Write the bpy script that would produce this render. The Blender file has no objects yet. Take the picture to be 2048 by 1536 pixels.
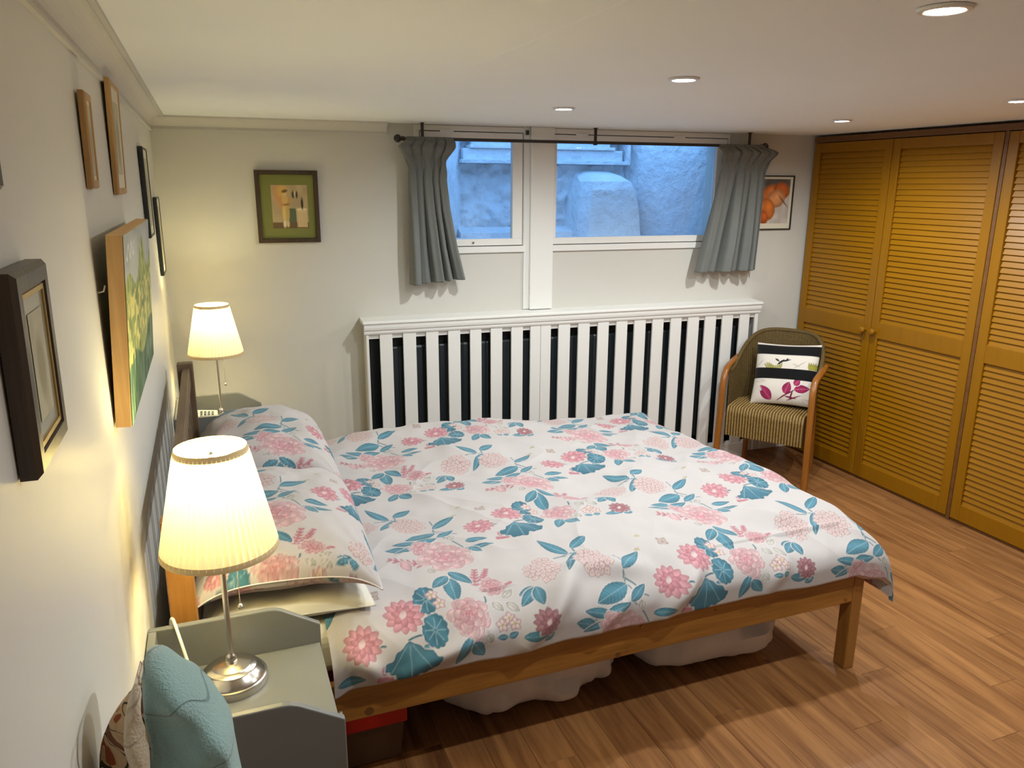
import bpy, math, random
import numpy as np
from mathutils import Matrix, Vector

random.seed(7)
RNG = np.random.default_rng(11)
PI = math.pi
R = math.radians
scene = bpy.context.scene
COL = scene.collection

# ------------------------------------------------------------------ camera
FPX = 1540.0
CAM = Vector((0.212, 0.0, 1.73))
pitch, yaw, roll = R(14.52), R(21.30), R(0.30)
fw = Vector((math.sin(yaw) * math.cos(pitch), math.cos(yaw) * math.cos(pitch), -math.sin(pitch)))
rt = Vector((math.cos(yaw), -math.sin(yaw), 0))
up = rt.cross(fw)
r2 = rt * math.cos(roll) + up * math.sin(roll)
u2 = up * math.cos(roll) - rt * math.sin(roll)
cam_data = bpy.data.cameras.new('camera')
cam_data.sensor_fit = 'HORIZONTAL'
cam_data.sensor_width = 36.0
cam_data.lens = FPX / 2048 * 36.0
cam_data.clip_start = 0.02
cam = bpy.data.objects.new('camera', cam_data)
COL.objects.link(cam)
m3 = Matrix((r2, u2, -fw)).transposed()
cam.matrix_world = Matrix.Translation(CAM) @ m3.to_4x4()
scene.camera = cam

# ------------------------------------------------------------------ world: dusk-blue sky, seen only through the light well
world = bpy.data.worlds.new('sky')
scene.world = world
world.use_nodes = True
wn = world.node_tree
bg = wn.nodes['Background']
bg.inputs[0].default_value = (0.20, 0.46, 0.94, 1)
bg.inputs[1].default_value = 2.0

# ------------------------------------------------------------------ exposure
vs = scene.view_settings
vs.view_transform = 'Standard'
vs.look = 'None'
vs.exposure = 0.96
vs.gamma = 1.0
vs.use_curve_mapping = False

SPOT_W = 19.5
SPOT_COL = (0.93, 0.98, 0.98)
LAMP_W = 2.9
LAMP_COL = (0.96, 0.89, 0.50)

# ------------------------------------------------------------------ room dimensions
H = 2.035                      # ceiling height
KB = R(-2.4)                   # the back wall is slightly out of square
YB0 = 4.173                    # back wall at x = 0
XR = 4.40                      # right wall behind the wardrobe
YF = -1.6                      # wall behind the viewer
XW = 3.785                     # face of the wardrobe doors
MBK = Matrix.Translation((0, YB0, 0)) @ Matrix.Rotation(KB, 4, 'Z')   # back wall frame: x along, y into wall


def yback(x):
    return YB0 + math.tan(KB) * x


# ------------------------------------------------------------------ mesh helpers
ORG = {}


class MB:
    def __init__(self):
        self.v = []
        self.f = []
        self.m = []
        self.sm = []

    def add(self, vs_, fs_, m=0, M=None, smooth=False):
        o = len(self.v)
        for p in vs_:
            p = Vector(p)
            if M is not None:
                p = M @ p
            self.v.append((p.x, p.y, p.z))
        for f in fs_:
            self.f.append([i + o for i in f])
            self.m.append(m)
            self.sm.append(smooth)
        return self

    def box(self, x0, x1, y0, y1, z0, z1, m=0, M=None):
        vs_ = [(x0, y0, z0), (x1, y0, z0), (x1, y1, z0), (x0, y1, z0), (x0, y0, z1), (x1, y0, z1), (x1, y1, z1), (x0, y1, z1)]
        fs_ = [(0, 3, 2, 1), (4, 5, 6, 7), (0, 1, 5, 4), (1, 2, 6, 5), (2, 3, 7, 6), (3, 0, 4, 7)]
        return self.add(vs_, fs_, m, M)

    def prism(self, poly, axis, a, b, m=0, M=None):
        n = len(poly)
        def P(p, t):
            if axis == 'x':
                return (t, p[0], p[1])
            if axis == 'y':
                return (p[0], t, p[1])
            return (p[0], p[1], t)
        vs_ = [P(p, a) for p in poly] + [P(p, b) for p in poly]
        fs_ = [tuple(range(n))[::-1], tuple(range(n, 2 * n))]
        for i in range(n):
            j = (i + 1) % n
            fs_.append((i, j, n + j, n + i))
        return self.add(vs_, fs_, m, M)

    def tube(self, path, r, n=10, m=0, M=None, caps=True, closed=False, smooth=True):
        path = [Vector(p) for p in path]
        k = len(path)
        rr = r if isinstance(r, (list, tuple)) else [r] * k
        rings = []
        prev = None
        for i, p in enumerate(path):
            a = path[(i - 1) % k] if (closed or i > 0) else p
            b = path[(i + 1) % k] if (closed or i < k - 1) else p
            t = (b - a).normalized()
            if prev is None:
                ref = Vector((0, 0, 1)) if abs(t.z) < 0.9 else Vector((1, 0, 0))
                u = t.cross(ref).normalized()
            else:
                u = (prev - t * prev.dot(t)).normalized()
            prev = u
            w = t.cross(u)
            rings.append([p + u * (rr[i] * math.cos(2 * PI * j / n)) + w * (rr[i] * math.sin(2 * PI * j / n)) for j in range(n)])
        vs_ = [q for ring in rings for q in ring]
        fs_ = []
        for i in range(k if closed else k - 1):
            i2 = (i + 1) % k
            for j in range(n):
                j2 = (j + 1) % n
                fs_.append((i * n + j, i * n + j2, i2 * n + j2, i2 * n + j))
        self.add(vs_, fs_, m, M, smooth)
        if caps and not closed:
            o = len(self.v) - len(vs_)
            self.f.append([o + j for j in range(n)][::-1]); self.m.append(m); self.sm.append(False)
            self.f.append([o + (k - 1) * n + j for j in range(n)]); self.m.append(m); self.sm.append(False)
        return self

    def rail(self, path, w, h, side, m=0, M=None):
        """rectangular section (w along 'side' vector, h across) swept along a path"""
        path = [Vector(p) for p in path]
        k = len(path)
        side = Vector(side).normalized()
        vs_ = []
        for i, p in enumerate(path):
            a = path[max(i - 1, 0)]
            b = path[min(i + 1, k - 1)]
            t = (b - a).normalized()
            nrm = t.cross(side).normalized()
            c = 0.28 * min(w, h)
            for (su, sv) in ((-w / 2 + c, -h / 2), (w / 2 - c, -h / 2), (w / 2, -h / 2 + c), (w / 2, h / 2 - c), (w / 2 - c, h / 2), (-w / 2 + c, h / 2), (-w / 2, h / 2 - c), (-w / 2, -h / 2 + c)):
                vs_.append(p + side * su + nrm * sv)
        fs_ = []
        for i in range(k - 1):
            for j in range(8):
                j2 = (j + 1) % 8
                fs_.append((i * 8 + j, i * 8 + j2, (i + 1) * 8 + j2, (i + 1) * 8 + j))
        fs_.append(tuple(range(8))[::-1])
        fs_.append(tuple((k - 1) * 8 + j for j in range(8)))
        return self.add(vs_, fs_, m, M, True)

    def lathe(self, prof, n=32, m=0, M=None, smooth=True, cap=True):
        vs_ = []
        for (r, z) in prof:
            for j in range(n):
                a = 2 * PI * j / n
                vs_.append((r * math.cos(a), r * math.sin(a), z))
        fs_ = []
        for i in range(len(prof) - 1):
            for j in range(n):
                j2 = (j + 1) % n
                fs_.append((i * n + j, i * n + j2, (i + 1) * n + j2, (i + 1) * n + j))
        if cap:
            if prof[0][0] > 1e-6:
                fs_.append(tuple(range(n))[::-1])
            if prof[-1][0] > 1e-6:
                fs_.append(tuple((len(prof) - 1) * n + j for j in range(n)))
        return self.add(vs_, fs_, m, M, smooth)

    def grid(self, P, m=0, M=None, wrap_u=False, wrap_v=False, smooth=True):
        nu, nv = len(P), len(P[0])
        vs_ = [P[i][j] for i in range(nu) for j in range(nv)]
        fs_ = []
        for i in range(nu if wrap_u else nu - 1):
            i2 = (i + 1) % nu
            for j in range(nv if wrap_v else nv - 1):
                j2 = (j + 1) % nv
                fs_.append((i * nv + j, i2 * nv + j, i2 * nv + j2, i * nv + j2))
        return self.add(vs_, fs_, m, M, smooth)

    def build(self, name, mats, parent=None, local=False, bevel=0.0, seg=2, sharp=40, origin=None):
        me = bpy.data.meshes.new(name)
        if not isinstance(mats, (list, tuple)):
            mats = [mats]
        if parent is not None:
            org = Vector((0, 0, 0)) if local else ORG[parent.name]
        elif origin is not None:
            org = Vector(origin)
        else:
            a = np.array(self.v)
            lo, hi = a.min(0), a.max(0)
            org = Vector(((lo[0] + hi[0]) / 2, (lo[1] + hi[1]) / 2, lo[2]))
        me.from_pydata([(x - org.x, y - org.y, z - org.z) for x, y, z in self.v], [], self.f)
        for mt in mats:
            me.materials.append(mt)
        me.polygons.foreach_set('material_index', self.m)
        me.polygons.foreach_set('use_smooth', self.sm)
        me.update()
        if any(self.sm):
            me.set_sharp_from_angle(angle=R(sharp))
        ob = bpy.data.objects.new(name, me)
        COL.objects.link(ob)
        if parent is not None:
            ob.parent = parent
            ORG[ob.name] = org
        else:
            ob.location = org
            ORG[ob.name] = org
        if bevel:
            b = ob.modifiers.new('edge', 'BEVEL')
            b.width = bevel
            b.segments = seg
            b.limit_method = 'ANGLE'
            b.angle_limit = R(35)
        return ob


def tag(o, label=None, cat=None, group=None, kind=None):
    if label:
        o['label'] = label
    if cat:
        o['category'] = cat
    if group:
        o['group'] = group
    if kind:
        o['kind'] = kind
    return o


def thing(name, label, cat, loc=(0, 0, 0), rotz=0.0, group=None):
    o = bpy.data.objects.new(name, None)
    o.empty_display_size = 0.05
    COL.objects.link(o)
    o.location = loc
    o.rotation_euler = (0, 0, rotz)
    ORG[o.name] = Vector(loc)
    return tag(o, label, cat, group)


def copy_child(src, parent, loc=None):
    c = src.copy()
    COL.objects.link(c)
    c.parent = parent
    if loc is not None:
        c.location = loc
    return c


def copy_tree(root, parent=None):
    c = root.copy()
    COL.objects.link(c)
    c.parent = parent
    ORG[c.name] = ORG.get(root.name, Vector((0, 0, 0))).copy()
    for ch in list(root.children):
        copy_tree(ch, c)
    return c


def arc(cx, cy, r, a0, a1, n):
    return [(cx + r * math.cos(R(a0 + (a1 - a0) * i / (n - 1))), cy + r * math.sin(R(a0 + (a1 - a0) * i / (n - 1)))) for i in range(n)]


def lerp(a, b, t):
    return a + (b - a) * t


def interp(tab, x):
    xs = [t[0] for t in tab]
    ys = [t[1] for t in tab]
    return float(np.interp(x, xs, ys))


def smooth01(x):
    x = np.clip(x, 0, 1)
    return x * x * (3 - 2 * x)


# ------------------------------------------------------------------ materials
def s2l(c):
    return tuple(((v / 12.92) if v <= 0.04045 else ((v + 0.055) / 1.055) ** 2.4) for v in c)


def rgb(r, g, b):
    return s2l((r / 255, g / 255, b / 255))


def base_mat(name):
    m = bpy.data.materials.new(name)
    m.use_nodes = True
    nt = m.node_tree
    return m, nt, nt.nodes['Principled BSDF']


def mat(name, col, rough=0.6, metal=0.0, vary=0.06, vscale=6.0, bump=0.0, bscale=60.0, spec=0.5, sheen=0.0, coat=0.0, bdist=0.01):
    m, nt, bs = base_mat(name)
    N, L = nt.nodes, nt.links
    tc = N.new('ShaderNodeTexCoord')
    nz = N.new('ShaderNodeTexNoise')
    nz.inputs['Scale'].default_value = vscale
    nz.inputs['Detail'].default_value = 4
    L.new(tc.outputs['Object'], nz.inputs['Vector'])
    mx = N.new('ShaderNodeMix')
    mx.data_type = 'RGBA'
    mx.inputs[6].default_value = tuple(c * (1 - vary) for c in col) + (1,)
    mx.inputs[7].default_value = tuple(min(1, c * (1 + vary)) for c in col) + (1,)
    L.new(nz.outputs['Fac'], mx.inputs[0])
    L.new(mx.outputs[2], bs.inputs['Base Color'])
    bs.inputs['Roughness'].default_value = rough
    bs.inputs['Metallic'].default_value = metal
    bs.inputs['Specular IOR Level'].default_value = spec
    if sheen:
        bs.inputs['Sheen Weight'].default_value = sheen
    if coat:
        bs.inputs['Coat Weight'].default_value = coat
        bs.inputs['Coat Roughness'].default_value = 0.25
    if bump:
        n2 = N.new('ShaderNodeTexNoise')
        n2.inputs['Scale'].default_value = bscale
        n2.inputs['Detail'].default_value = 5
        L.new(tc.outputs['Object'], n2.inputs['Vector'])
        bp = N.new('ShaderNodeBump')
        bp.inputs['Strength'].default_value = bump
        bp.inputs['Distance'].default_value = bdist
        L.new(n2.outputs['Fac'], bp.inputs['Height'])
        L.new(bp.outputs['Normal'], bs.inputs['Normal'])
    return m


def wood(name, dark, light, axis='x', scale=1.0, rough=0.45, contrast=1.0, bump=0.05, coat=0.0, tone=0.0, spec=0.5, fine=0.38):
    """grain stretched along the given local axis; per-object offset so boards differ"""
    m, nt, bs = base_mat(name)
    N, L = nt.nodes, nt.links
    tc = N.new('ShaderNodeTexCoord')
    oi = N.new('ShaderNodeObjectInfo')
    mul = N.new('ShaderNodeMath'); mul.operation = 'MULTIPLY'; mul.inputs[1].default_value = 37.0
    L.new(oi.outputs['Random'], mul.inputs[0])
    addv = N.new('ShaderNodeVectorMath'); addv.operation = 'ADD'
    L.new(tc.outputs['Object'], addv.inputs[0])
    L.new(mul.outputs[0], addv.inputs[1])
    mp = N.new('ShaderNodeMapping')
    s = [14.0 * scale] * 3
    s['xyz'.index(axis)] = 1.1 * scale
    mp.inputs['Scale'].default_value = s
    L.new(addv.outputs[0], mp.inputs['Vector'])
    n1 = N.new('ShaderNodeTexNoise')
    n1.inputs['Scale'].default_value = 1.0; n1.inputs['Detail'].default_value = 6; n1.inputs['Roughness'].default_value = 0.6
    n1.inputs['Distortion'].default_value = 1.3
    L.new(mp.outputs[0], n1.inputs['Vector'])
    mp2 = N.new('ShaderNodeMapping')
    s = [110.0 * scale] * 3
    s['xyz'.index(axis)] = 5.0 * scale
    mp2.inputs['Scale'].default_value = s
    L.new(addv.outputs[0], mp2.inputs['Vector'])
    n2 = N.new('ShaderNodeTexNoise'); n2.inputs['Scale'].default_value = 1.0; n2.inputs['Detail'].default_value = 3
    L.new(mp2.outputs[0], n2.inputs['Vector'])
    mixf = N.new('ShaderNodeMix'); mixf.inputs[0].default_value = fine
    L.new(n1.outputs['Fac'], mixf.inputs[2]); L.new(n2.outputs['Fac'], mixf.inputs[3])
    cr = N.new('ShaderNodeValToRGB')
    cr.color_ramp.elements[0].position = 0.5 - 0.22 / contrast
    cr.color_ramp.elements[1].position = 0.5 + 0.22 / contrast
    cr.color_ramp.elements[0].color = tuple(dark) + (1,)
    cr.color_ramp.elements[1].color = tuple(light) + (1,)
    L.new(mixf.outputs[0], cr.inputs[0])
    col = cr.outputs[0]
    if tone:
        hs = N.new('ShaderNodeHueSaturation')
        mr = N.new('ShaderNodeMapRange')
        mr.inputs[3].default_value = 1 - tone; mr.inputs[4].default_value = 1 + tone
        L.new(oi.outputs['Random'], mr.inputs[0])
        L.new(mr.outputs[0], hs.inputs['Value'])
        L.new(col, hs.inputs['Color'])
        col = hs.outputs[0]
    L.new(col, bs.inputs['Base Color'])
    bs.inputs['Roughness'].default_value = rough
    bs.inputs['Specular IOR Level'].default_value = spec
    if coat:
        bs.inputs['Coat Weight'].default_value = coat
        bs.inputs['Coat Roughness'].default_value = 0.3
    bp = N.new('ShaderNodeBump')
    bp.inputs['Strength'].default_value = bump
    bp.inputs['Distance'].default_value = 0.004
    L.new(n2.outputs['Fac'], bp.inputs['Height'])
    L.new(bp.outputs['Normal'], bs.inputs['Normal'])
    return m


def emit(name, col, strength):
    m, nt, bs = base_mat(name)
    bs.inputs['Base Color'].default_value = tuple(col) + (1,)
    bs.inputs['Emission Color'].default_value = tuple(col) + (1,)
    bs.inputs['Emission Strength'].default_value = strength
    return m


def printed(name, rough=0.85, bump=0.25, bscale=900.0, sheen=0.15, attr='print'):
    """cloth or paper whose flat print is a colour attribute computed below"""
    m, nt, bs = base_mat(name)
    N, L = nt.nodes, nt.links
    at = N.new('ShaderNodeAttribute')
    at.attribute_name = attr
    L.new(at.outputs['Color'], bs.inputs['Base Color'])
    bs.inputs['Roughness'].default_value = rough
    bs.inputs['Specular IOR Level'].default_value = 0.25
    bs.inputs['Sheen Weight'].default_value = sheen
    tc = N.new('ShaderNodeTexCoord')
    nz = N.new('ShaderNodeTexNoise')
    nz.inputs['Scale'].default_value = bscale
    L.new(tc.outputs['Object'], nz.inputs['Vector'])
    bp = N.new('ShaderNodeBump'); bp.inputs['Strength'].default_value = bump; bp.inputs['Distance'].default_value = 0.0008
    L.new(nz.outputs['Fac'], bp.inputs['Height'])
    L.new(bp.outputs['Normal'], bs.inputs['Normal'])
    return m


M = {}
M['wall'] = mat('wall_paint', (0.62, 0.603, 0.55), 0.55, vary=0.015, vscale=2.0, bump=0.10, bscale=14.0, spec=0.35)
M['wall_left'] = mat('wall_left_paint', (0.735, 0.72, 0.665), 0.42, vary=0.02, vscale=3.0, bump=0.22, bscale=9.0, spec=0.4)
M['ceiling'] = mat('ceiling_paint', (0.91, 0.94, 0.93), 0.8, vary=0.02, vscale=2.5, bump=0.12, bscale=20.0)
M['white'] = mat('white_gloss_paint', (0.82, 0.81, 0.78), 0.35, vary=0.012, bump=0.02, bscale=30)
M['well'] = mat('white_masonry_paint', (0.78, 0.80, 0.82), 0.85, vary=0.16, vscale=9.0, bump=1.0, bscale=16.0, bdist=0.03)
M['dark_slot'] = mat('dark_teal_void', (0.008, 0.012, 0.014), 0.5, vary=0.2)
M['floor_gap'] = mat('floor_gap', (0.07, 0.04, 0.02), 0.8)
M['plank'] = wood('laminate_plank', rgb(104, 62, 32), rgb(178, 126, 76), 'y', 0.75, rough=0.40, contrast=1.25, bump=0.05, tone=0.06, fine=0.26, spec=0.4)
M['pine'] = wood('honey_pine', rgb(122, 78, 26), rgb(176, 122, 52), 'x', 1.0, rough=0.42, bump=0.04, coat=0.15)
M['pine_z'] = wood('honey_pine_upright', rgb(132, 86, 34), rgb(176, 124, 60), 'z', 1.0, rough=0.42, bump=0.04, coat=0.15)
M['pine_y'] = wood('honey_pine_cross', rgb(130, 82, 26), rgb(176, 118, 44), 'y', 1.0, rough=0.45, bump=0.04)
M['ward_z'] = wood('orange_pine_stile', rgb(136, 90, 1), rgb(150, 101, 2), 'z', 1.0, rough=0.40, contrast=0.8, bump=0.02, coat=0.06, spec=0.35)
M['ward_y'] = wood('orange_pine_slat', rgb(138, 92, 1), rgb(156, 105, 2), 'y', 1.0, rough=0.40, contrast=0.8, bump=0.02, coat=0.06, spec=0.35)
M['ward_dark'] = wood('dark_stained_trim', rgb(92, 58, 24), rgb(122, 80, 36), 'y', 1.0, rough=0.5)
M['head'] = wood('shaded_pine_headboard', rgb(84, 66, 48), rgb(120, 98, 74), 'y', 1.0, rough=0.55)  # pine darkened and greyed, the dimness at the headboard put into its colour
M['ward_in'] = mat('wardrobe_inside', (0.10, 0.055, 0.012), 0.7)
M['grey'] = mat('grey_furniture_paint', rgb(114, 115, 114), 0.36, vary=0.03, vscale=8)
M['nickel'] = mat('brushed_nickel', (0.62, 0.58, 0.52), 0.24, 1.0, vary=0.05, vscale=40)
M['rod'] = mat('dark_bronze_rod', (0.055, 0.05, 0.047), 0.35, 0.6)
M['curtain'] = mat('grey_curtain_cotton', rgb(112, 115, 111), 0.9, vary=0.06, vscale=12, bump=0.15, bscale=400, sheen=0.25)
M['sheet'] = mat('cream_cotton_sheet', rgb(214, 210, 198), 0.9, vary=0.02, bump=0.12, bscale=40)
M['bag'] = mat('white_bedding', rgb(216, 208, 204), 0.85, vary=0.04, bump=0.25, bscale=25)
M['floral'] = printed('floral_cotton')
M['cushion'] = printed('cushion_cotton', bscale=500)
M['art'] = printed('art_print', rough=0.6, bump=0.0, sheen=0)
M['black_frame'] = mat('black_picture_frame', (0.015, 0.017, 0.016), 0.35)
M['walnut'] = wood('dark_walnut_frame', rgb(44, 32, 22), rgb(84, 66, 48), 'z', 1.5, rough=0.35)
M['gold'] = mat('gilt_slip', rgb(196, 164, 92), 0.35, 0.6)
M['light_oak'] = wood('light_oak_frame', rgb(168, 130, 78), rgb(198, 160, 106), 'z', 1.5, rough=0.5)
M['raw_pine'] = wood('raw_pine_stretcher', rgb(206, 156, 92), rgb(232, 190, 128), 'z', 1.2, rough=0.55)
M['mat_cream'] = mat('cream_mount', rgb(226, 218, 196), 0.8, vary=0.02)
M['mat_green'] = mat('olive_mount', rgb(122, 124, 62), 0.8, vary=0.05)
M['mirror_glass'] = mat('dull_picture_glass', rgb(170, 166, 142), 0.12, 0.0, vary=0.08, vscale=4)
M['red'] = mat('red_plastic', rgb(190, 28, 24), 0.35)
M['brown_box'] = mat('brown_box', rgb(92, 66, 44), 0.7)
M['phone'] = mat('white_phone_plastic', rgb(226, 224, 206), 0.4)
M['key'] = mat('phone_keys', rgb(70, 72, 70), 0.5)
M['cord'] = mat('white_flex', rgb(236, 232, 214), 0.45)
M['bent'] = wood('bentwood_chair_frame', rgb(128, 76, 20), rgb(164, 102, 36), 'z', 1.0, rough=0.36, coat=0.2)
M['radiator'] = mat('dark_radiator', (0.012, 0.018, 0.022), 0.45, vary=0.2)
M['lens'] = emit('downlight_lens', (1.0, 0.97, 0.92), 60.0)
M['bulb'] = emit('lamp_bulb', (1.0, 0.86, 0.55), 40.0)
M['chrome_rim'] = mat('white_downlight_rim', (0.8, 0.79, 0.76), 0.3)


def make_glass():
    m, nt, bs = base_mat('window_glass')
    N, L = nt.nodes, nt.links
    N.remove(bs)
    out = N['Material Output']
    tr = N.new('ShaderNodeBsdfTransparent'); tr.inputs[0].default_value = (0.93, 0.96, 0.97, 1)
    gl = N.new('ShaderNodeBsdfGlossy'); gl.inputs['Roughness'].default_value = 0.02
    fr = N.new('ShaderNodeFresnel'); fr.inputs[0].default_value = 1.45
    mx = N.new('ShaderNodeMixShader')
    L.new(fr.outputs[0], mx.inputs[0]); L.new(tr.outputs[0], mx.inputs[1]); L.new(gl.outputs[0], mx.inputs[2])
    L.new(mx.outputs[0], out.inputs[0])
    return m


def make_shade():
    m, nt, bs = base_mat('pleated_shade_cloth')
    N, L = nt.nodes, nt.links
    N.remove(bs)
    out = N['Material Output']
    df = N.new('ShaderNodeBsdfDiffuse'); df.inputs[0].default_value = (0.93, 0.86, 0.66, 1)
    tl = N.new('ShaderNodeBsdfTranslucent'); tl.inputs[0].default_value = (0.95, 0.88, 0.68, 1)
    mx = N.new('ShaderNodeMixShader'); mx.inputs[0].default_value = 0.12
    L.new(df.outputs[0], mx.inputs[1]); L.new(tl.outputs[0], mx.inputs[2])
    L.new(mx.outputs[0], out.inputs[0])
    return m


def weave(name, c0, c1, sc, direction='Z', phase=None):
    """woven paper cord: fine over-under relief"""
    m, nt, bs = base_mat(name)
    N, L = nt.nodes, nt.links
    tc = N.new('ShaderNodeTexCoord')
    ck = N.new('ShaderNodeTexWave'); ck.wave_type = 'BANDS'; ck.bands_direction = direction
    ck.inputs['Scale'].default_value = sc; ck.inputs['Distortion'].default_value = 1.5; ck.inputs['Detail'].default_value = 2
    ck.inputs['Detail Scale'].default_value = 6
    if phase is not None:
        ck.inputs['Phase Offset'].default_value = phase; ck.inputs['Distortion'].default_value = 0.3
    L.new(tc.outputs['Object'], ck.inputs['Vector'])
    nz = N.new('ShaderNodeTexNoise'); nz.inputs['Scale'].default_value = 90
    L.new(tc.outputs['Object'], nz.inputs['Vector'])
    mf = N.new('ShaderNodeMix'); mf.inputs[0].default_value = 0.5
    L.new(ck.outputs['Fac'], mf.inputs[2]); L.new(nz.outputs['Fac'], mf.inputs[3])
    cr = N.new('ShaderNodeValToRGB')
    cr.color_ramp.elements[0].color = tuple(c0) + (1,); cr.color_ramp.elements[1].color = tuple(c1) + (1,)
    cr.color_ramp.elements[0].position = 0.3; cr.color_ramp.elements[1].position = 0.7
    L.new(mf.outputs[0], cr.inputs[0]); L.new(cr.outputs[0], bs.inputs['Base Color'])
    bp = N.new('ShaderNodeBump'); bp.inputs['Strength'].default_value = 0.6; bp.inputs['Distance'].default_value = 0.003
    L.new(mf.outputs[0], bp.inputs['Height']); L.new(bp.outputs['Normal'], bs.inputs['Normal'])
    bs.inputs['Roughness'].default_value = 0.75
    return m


def tapestry():
    m, nt, bs = base_mat('tapestry_upholstery')
    N, L = nt.nodes, nt.links
    tc = N.new('ShaderNodeTexCoord')
    n1 = N.new('ShaderNodeTexNoise'); n1.inputs['Scale'].default_value = 16; n1.inputs['Detail'].default_value = 2; n1.inputs['Distortion'].default_value = 1.2
    L.new(tc.outputs['Object'], n1.inputs['Vector'])
    cr = N.new('ShaderNodeValToRGB')
    el = cr.color_ramp.elements
    cr.color_ramp.interpolation = 'CONSTANT'
    el[0].position = 0.0; el[0].color = rgb(120, 80, 56) + (1,)
    el[1].position = 0.40; el[1].color = rgb(196, 166, 132) + (1,)
    for p, c in ((0.53, rgb(190, 156, 116)), (0.585, rgb(142, 70, 36)), (0.64, rgb(150, 138, 84)), (0.70, rgb(186, 150, 112))):
        e = el.new(p); e.color = c + (1,)
    L.new(n1.outputs['Fac'], cr.inputs[0])
    n2 = N.new('ShaderNodeTexNoise'); n2.inputs['Scale'].default_value = 9; n2.inputs['Detail'].default_value = 1; n2.inputs['Distortion'].default_value = 2.0
    L.new(tc.outputs['Object'], n2.inputs['Vector'])
    ab = N.new('ShaderNodeMath'); ab.operation = 'SUBTRACT'; ab.inputs[1].default_value = 0.5
    L.new(n2.outputs['Fac'], ab.inputs[0])
    ab2 = N.new('ShaderNodeMath'); ab2.operation = 'ABSOLUTE'; L.new(ab.outputs[0], ab2.inputs[0])
    lt = N.new('ShaderNodeMath'); lt.operation = 'LESS_THAN'; lt.inputs[1].default_value = 0.012
    L.new(ab2.outputs[0], lt.inputs[0])
    mx = N.new('ShaderNodeMix'); mx.data_type = 'RGBA'
    mx.inputs[7].default_value = rgb(62, 52, 34) + (1,)
    L.new(lt.outputs[0], mx.inputs[0]); L.new(cr.outputs[0], mx.inputs[6])
    L.new(mx.outputs[2], bs.inputs['Base Color'])
    bs.inputs['Roughness'].default_value = 0.9
    return m


def terry(name, col, dark):
    m, nt, bs = base_mat(name)
    N, L = nt.nodes, nt.links
    tc = N.new('ShaderNodeTexCoord')
    n1 = N.new('ShaderNodeTexNoise'); n1.inputs['Scale'].default_value = 260; n1.inputs['Detail'].default_value = 2
    L.new(tc.outputs['Object'], n1.inputs['Vector'])
    # jacquard leaf outlines woven into the pile
    n2 = N.new('ShaderNodeTexNoise'); n2.inputs['Scale'].default_value = 7; n2.inputs['Detail'].default_value = 0; n2.inputs['Distortion'].default_value = 1.0
    L.new(tc.outputs['Object'], n2.inputs['Vector'])
    sb = N.new('ShaderNodeMath'); sb.operation = 'SUBTRACT'; sb.inputs[1].default_value = 0.52; L.new(n2.outputs['Fac'], sb.inputs[0])
    ab = N.new('ShaderNodeMath'); ab.operation = 'ABSOLUTE'; L.new(sb.outputs[0], ab.inputs[0])
    mr = N.new('ShaderNodeMapRange'); mr.inputs[1].default_value = 0.004; mr.inputs[2].default_value = 0.014; L.new(ab.outputs[0], mr.inputs[0])
    mx = N.new('ShaderNodeMix'); mx.data_type = 'RGBA'
    mx.inputs[6].default_value = tuple(dark) + (1,); mx.inputs[7].default_value = tuple(col) + (1,)
    L.new(mr.outputs[0], mx.inputs[0]); L.new(mx.outputs[2], bs.inputs['Base Color'])
    ad = N.new('ShaderNodeMath'); ad.operation = 'ADD'; L.new(n1.outputs['Fac'], ad.inputs[0]); L.new(mr.outputs[0], ad.inputs[1])
    bp = N.new('ShaderNodeBump'); bp.inputs['Strength'].default_value = 0.7; bp.inputs['Distance'].default_value = 0.004
    L.new(ad.outputs[0], bp.inputs['Height']); L.new(bp.outputs['Normal'], bs.inputs['Normal'])
    bs.inputs['Roughness'].default_value = 0.95
    bs.inputs['Sheen Weight'].default_value = 0.4
    return m


M['trim_band'] = mat('shade_binding', rgb(222, 196, 146), 0.8)
M['glass'] = make_glass()
M['shade'] = make_shade()
M['weave'] = weave('woven_cord', rgb(56, 42, 16), rgb(116, 92, 42), 60)
M['weave_seat'] = weave('woven_cord_seat', rgb(84, 62, 26), rgb(160, 130, 72), 18.77, 'X', 84.8)  # two-tone cords, dark bands phased into the rib valleys as painted shade
M['tapestry'] = tapestry()
M['terry'] = terry('teal_terry', rgb(140, 172, 170), rgb(104, 136, 136))
M['terry_back'] = terry('cream_terry', rgb(206, 190, 164), rgb(190, 172, 146))

# ================================================================== SETTING
# ------------------------------------------------------------------ floor: laminate planks, each its own board
b = MB()
b.box(-0.0, XR, YF, 4.3, -0.08, -0.012)
floor = tag(b.build('floor', M['floor_gap']), 'honey brown laminate floor of planks running towards the window wall', kind='structure')
PW, PL = 0.128, 1.21
pb = MB()
c = 0.0007
x0, x1, y0, y1 = 0.0004, PW - 0.0004, 0.0004, PL - 0.0004
pb.add([(x0, y0, -0.012), (x1, y0, -0.012), (x1, y1, -0.012), (x0, y1, -0.012),
        (x0, y0, -c), (x1, y0, -c), (x1, y1, -c), (x0, y1, -c),
        (x0 + c, y0 + c, 0), (x1 - c, y0 + c, 0), (x1 - c, y1 - c, 0), (x0 + c, y1 - c, 0)],
       [(0, 1, 5, 4), (1, 2, 6, 5), (2, 3, 7, 6), (3, 0, 4, 7), (4, 5, 9, 8), (5, 6, 10, 9), (6, 7, 11, 10), (7, 4, 8, 11), (8, 9, 10, 11)])
plank0 = None
fo = ORG[floor.name]
ncol = int(math.ceil(3.84 / PW))
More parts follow.
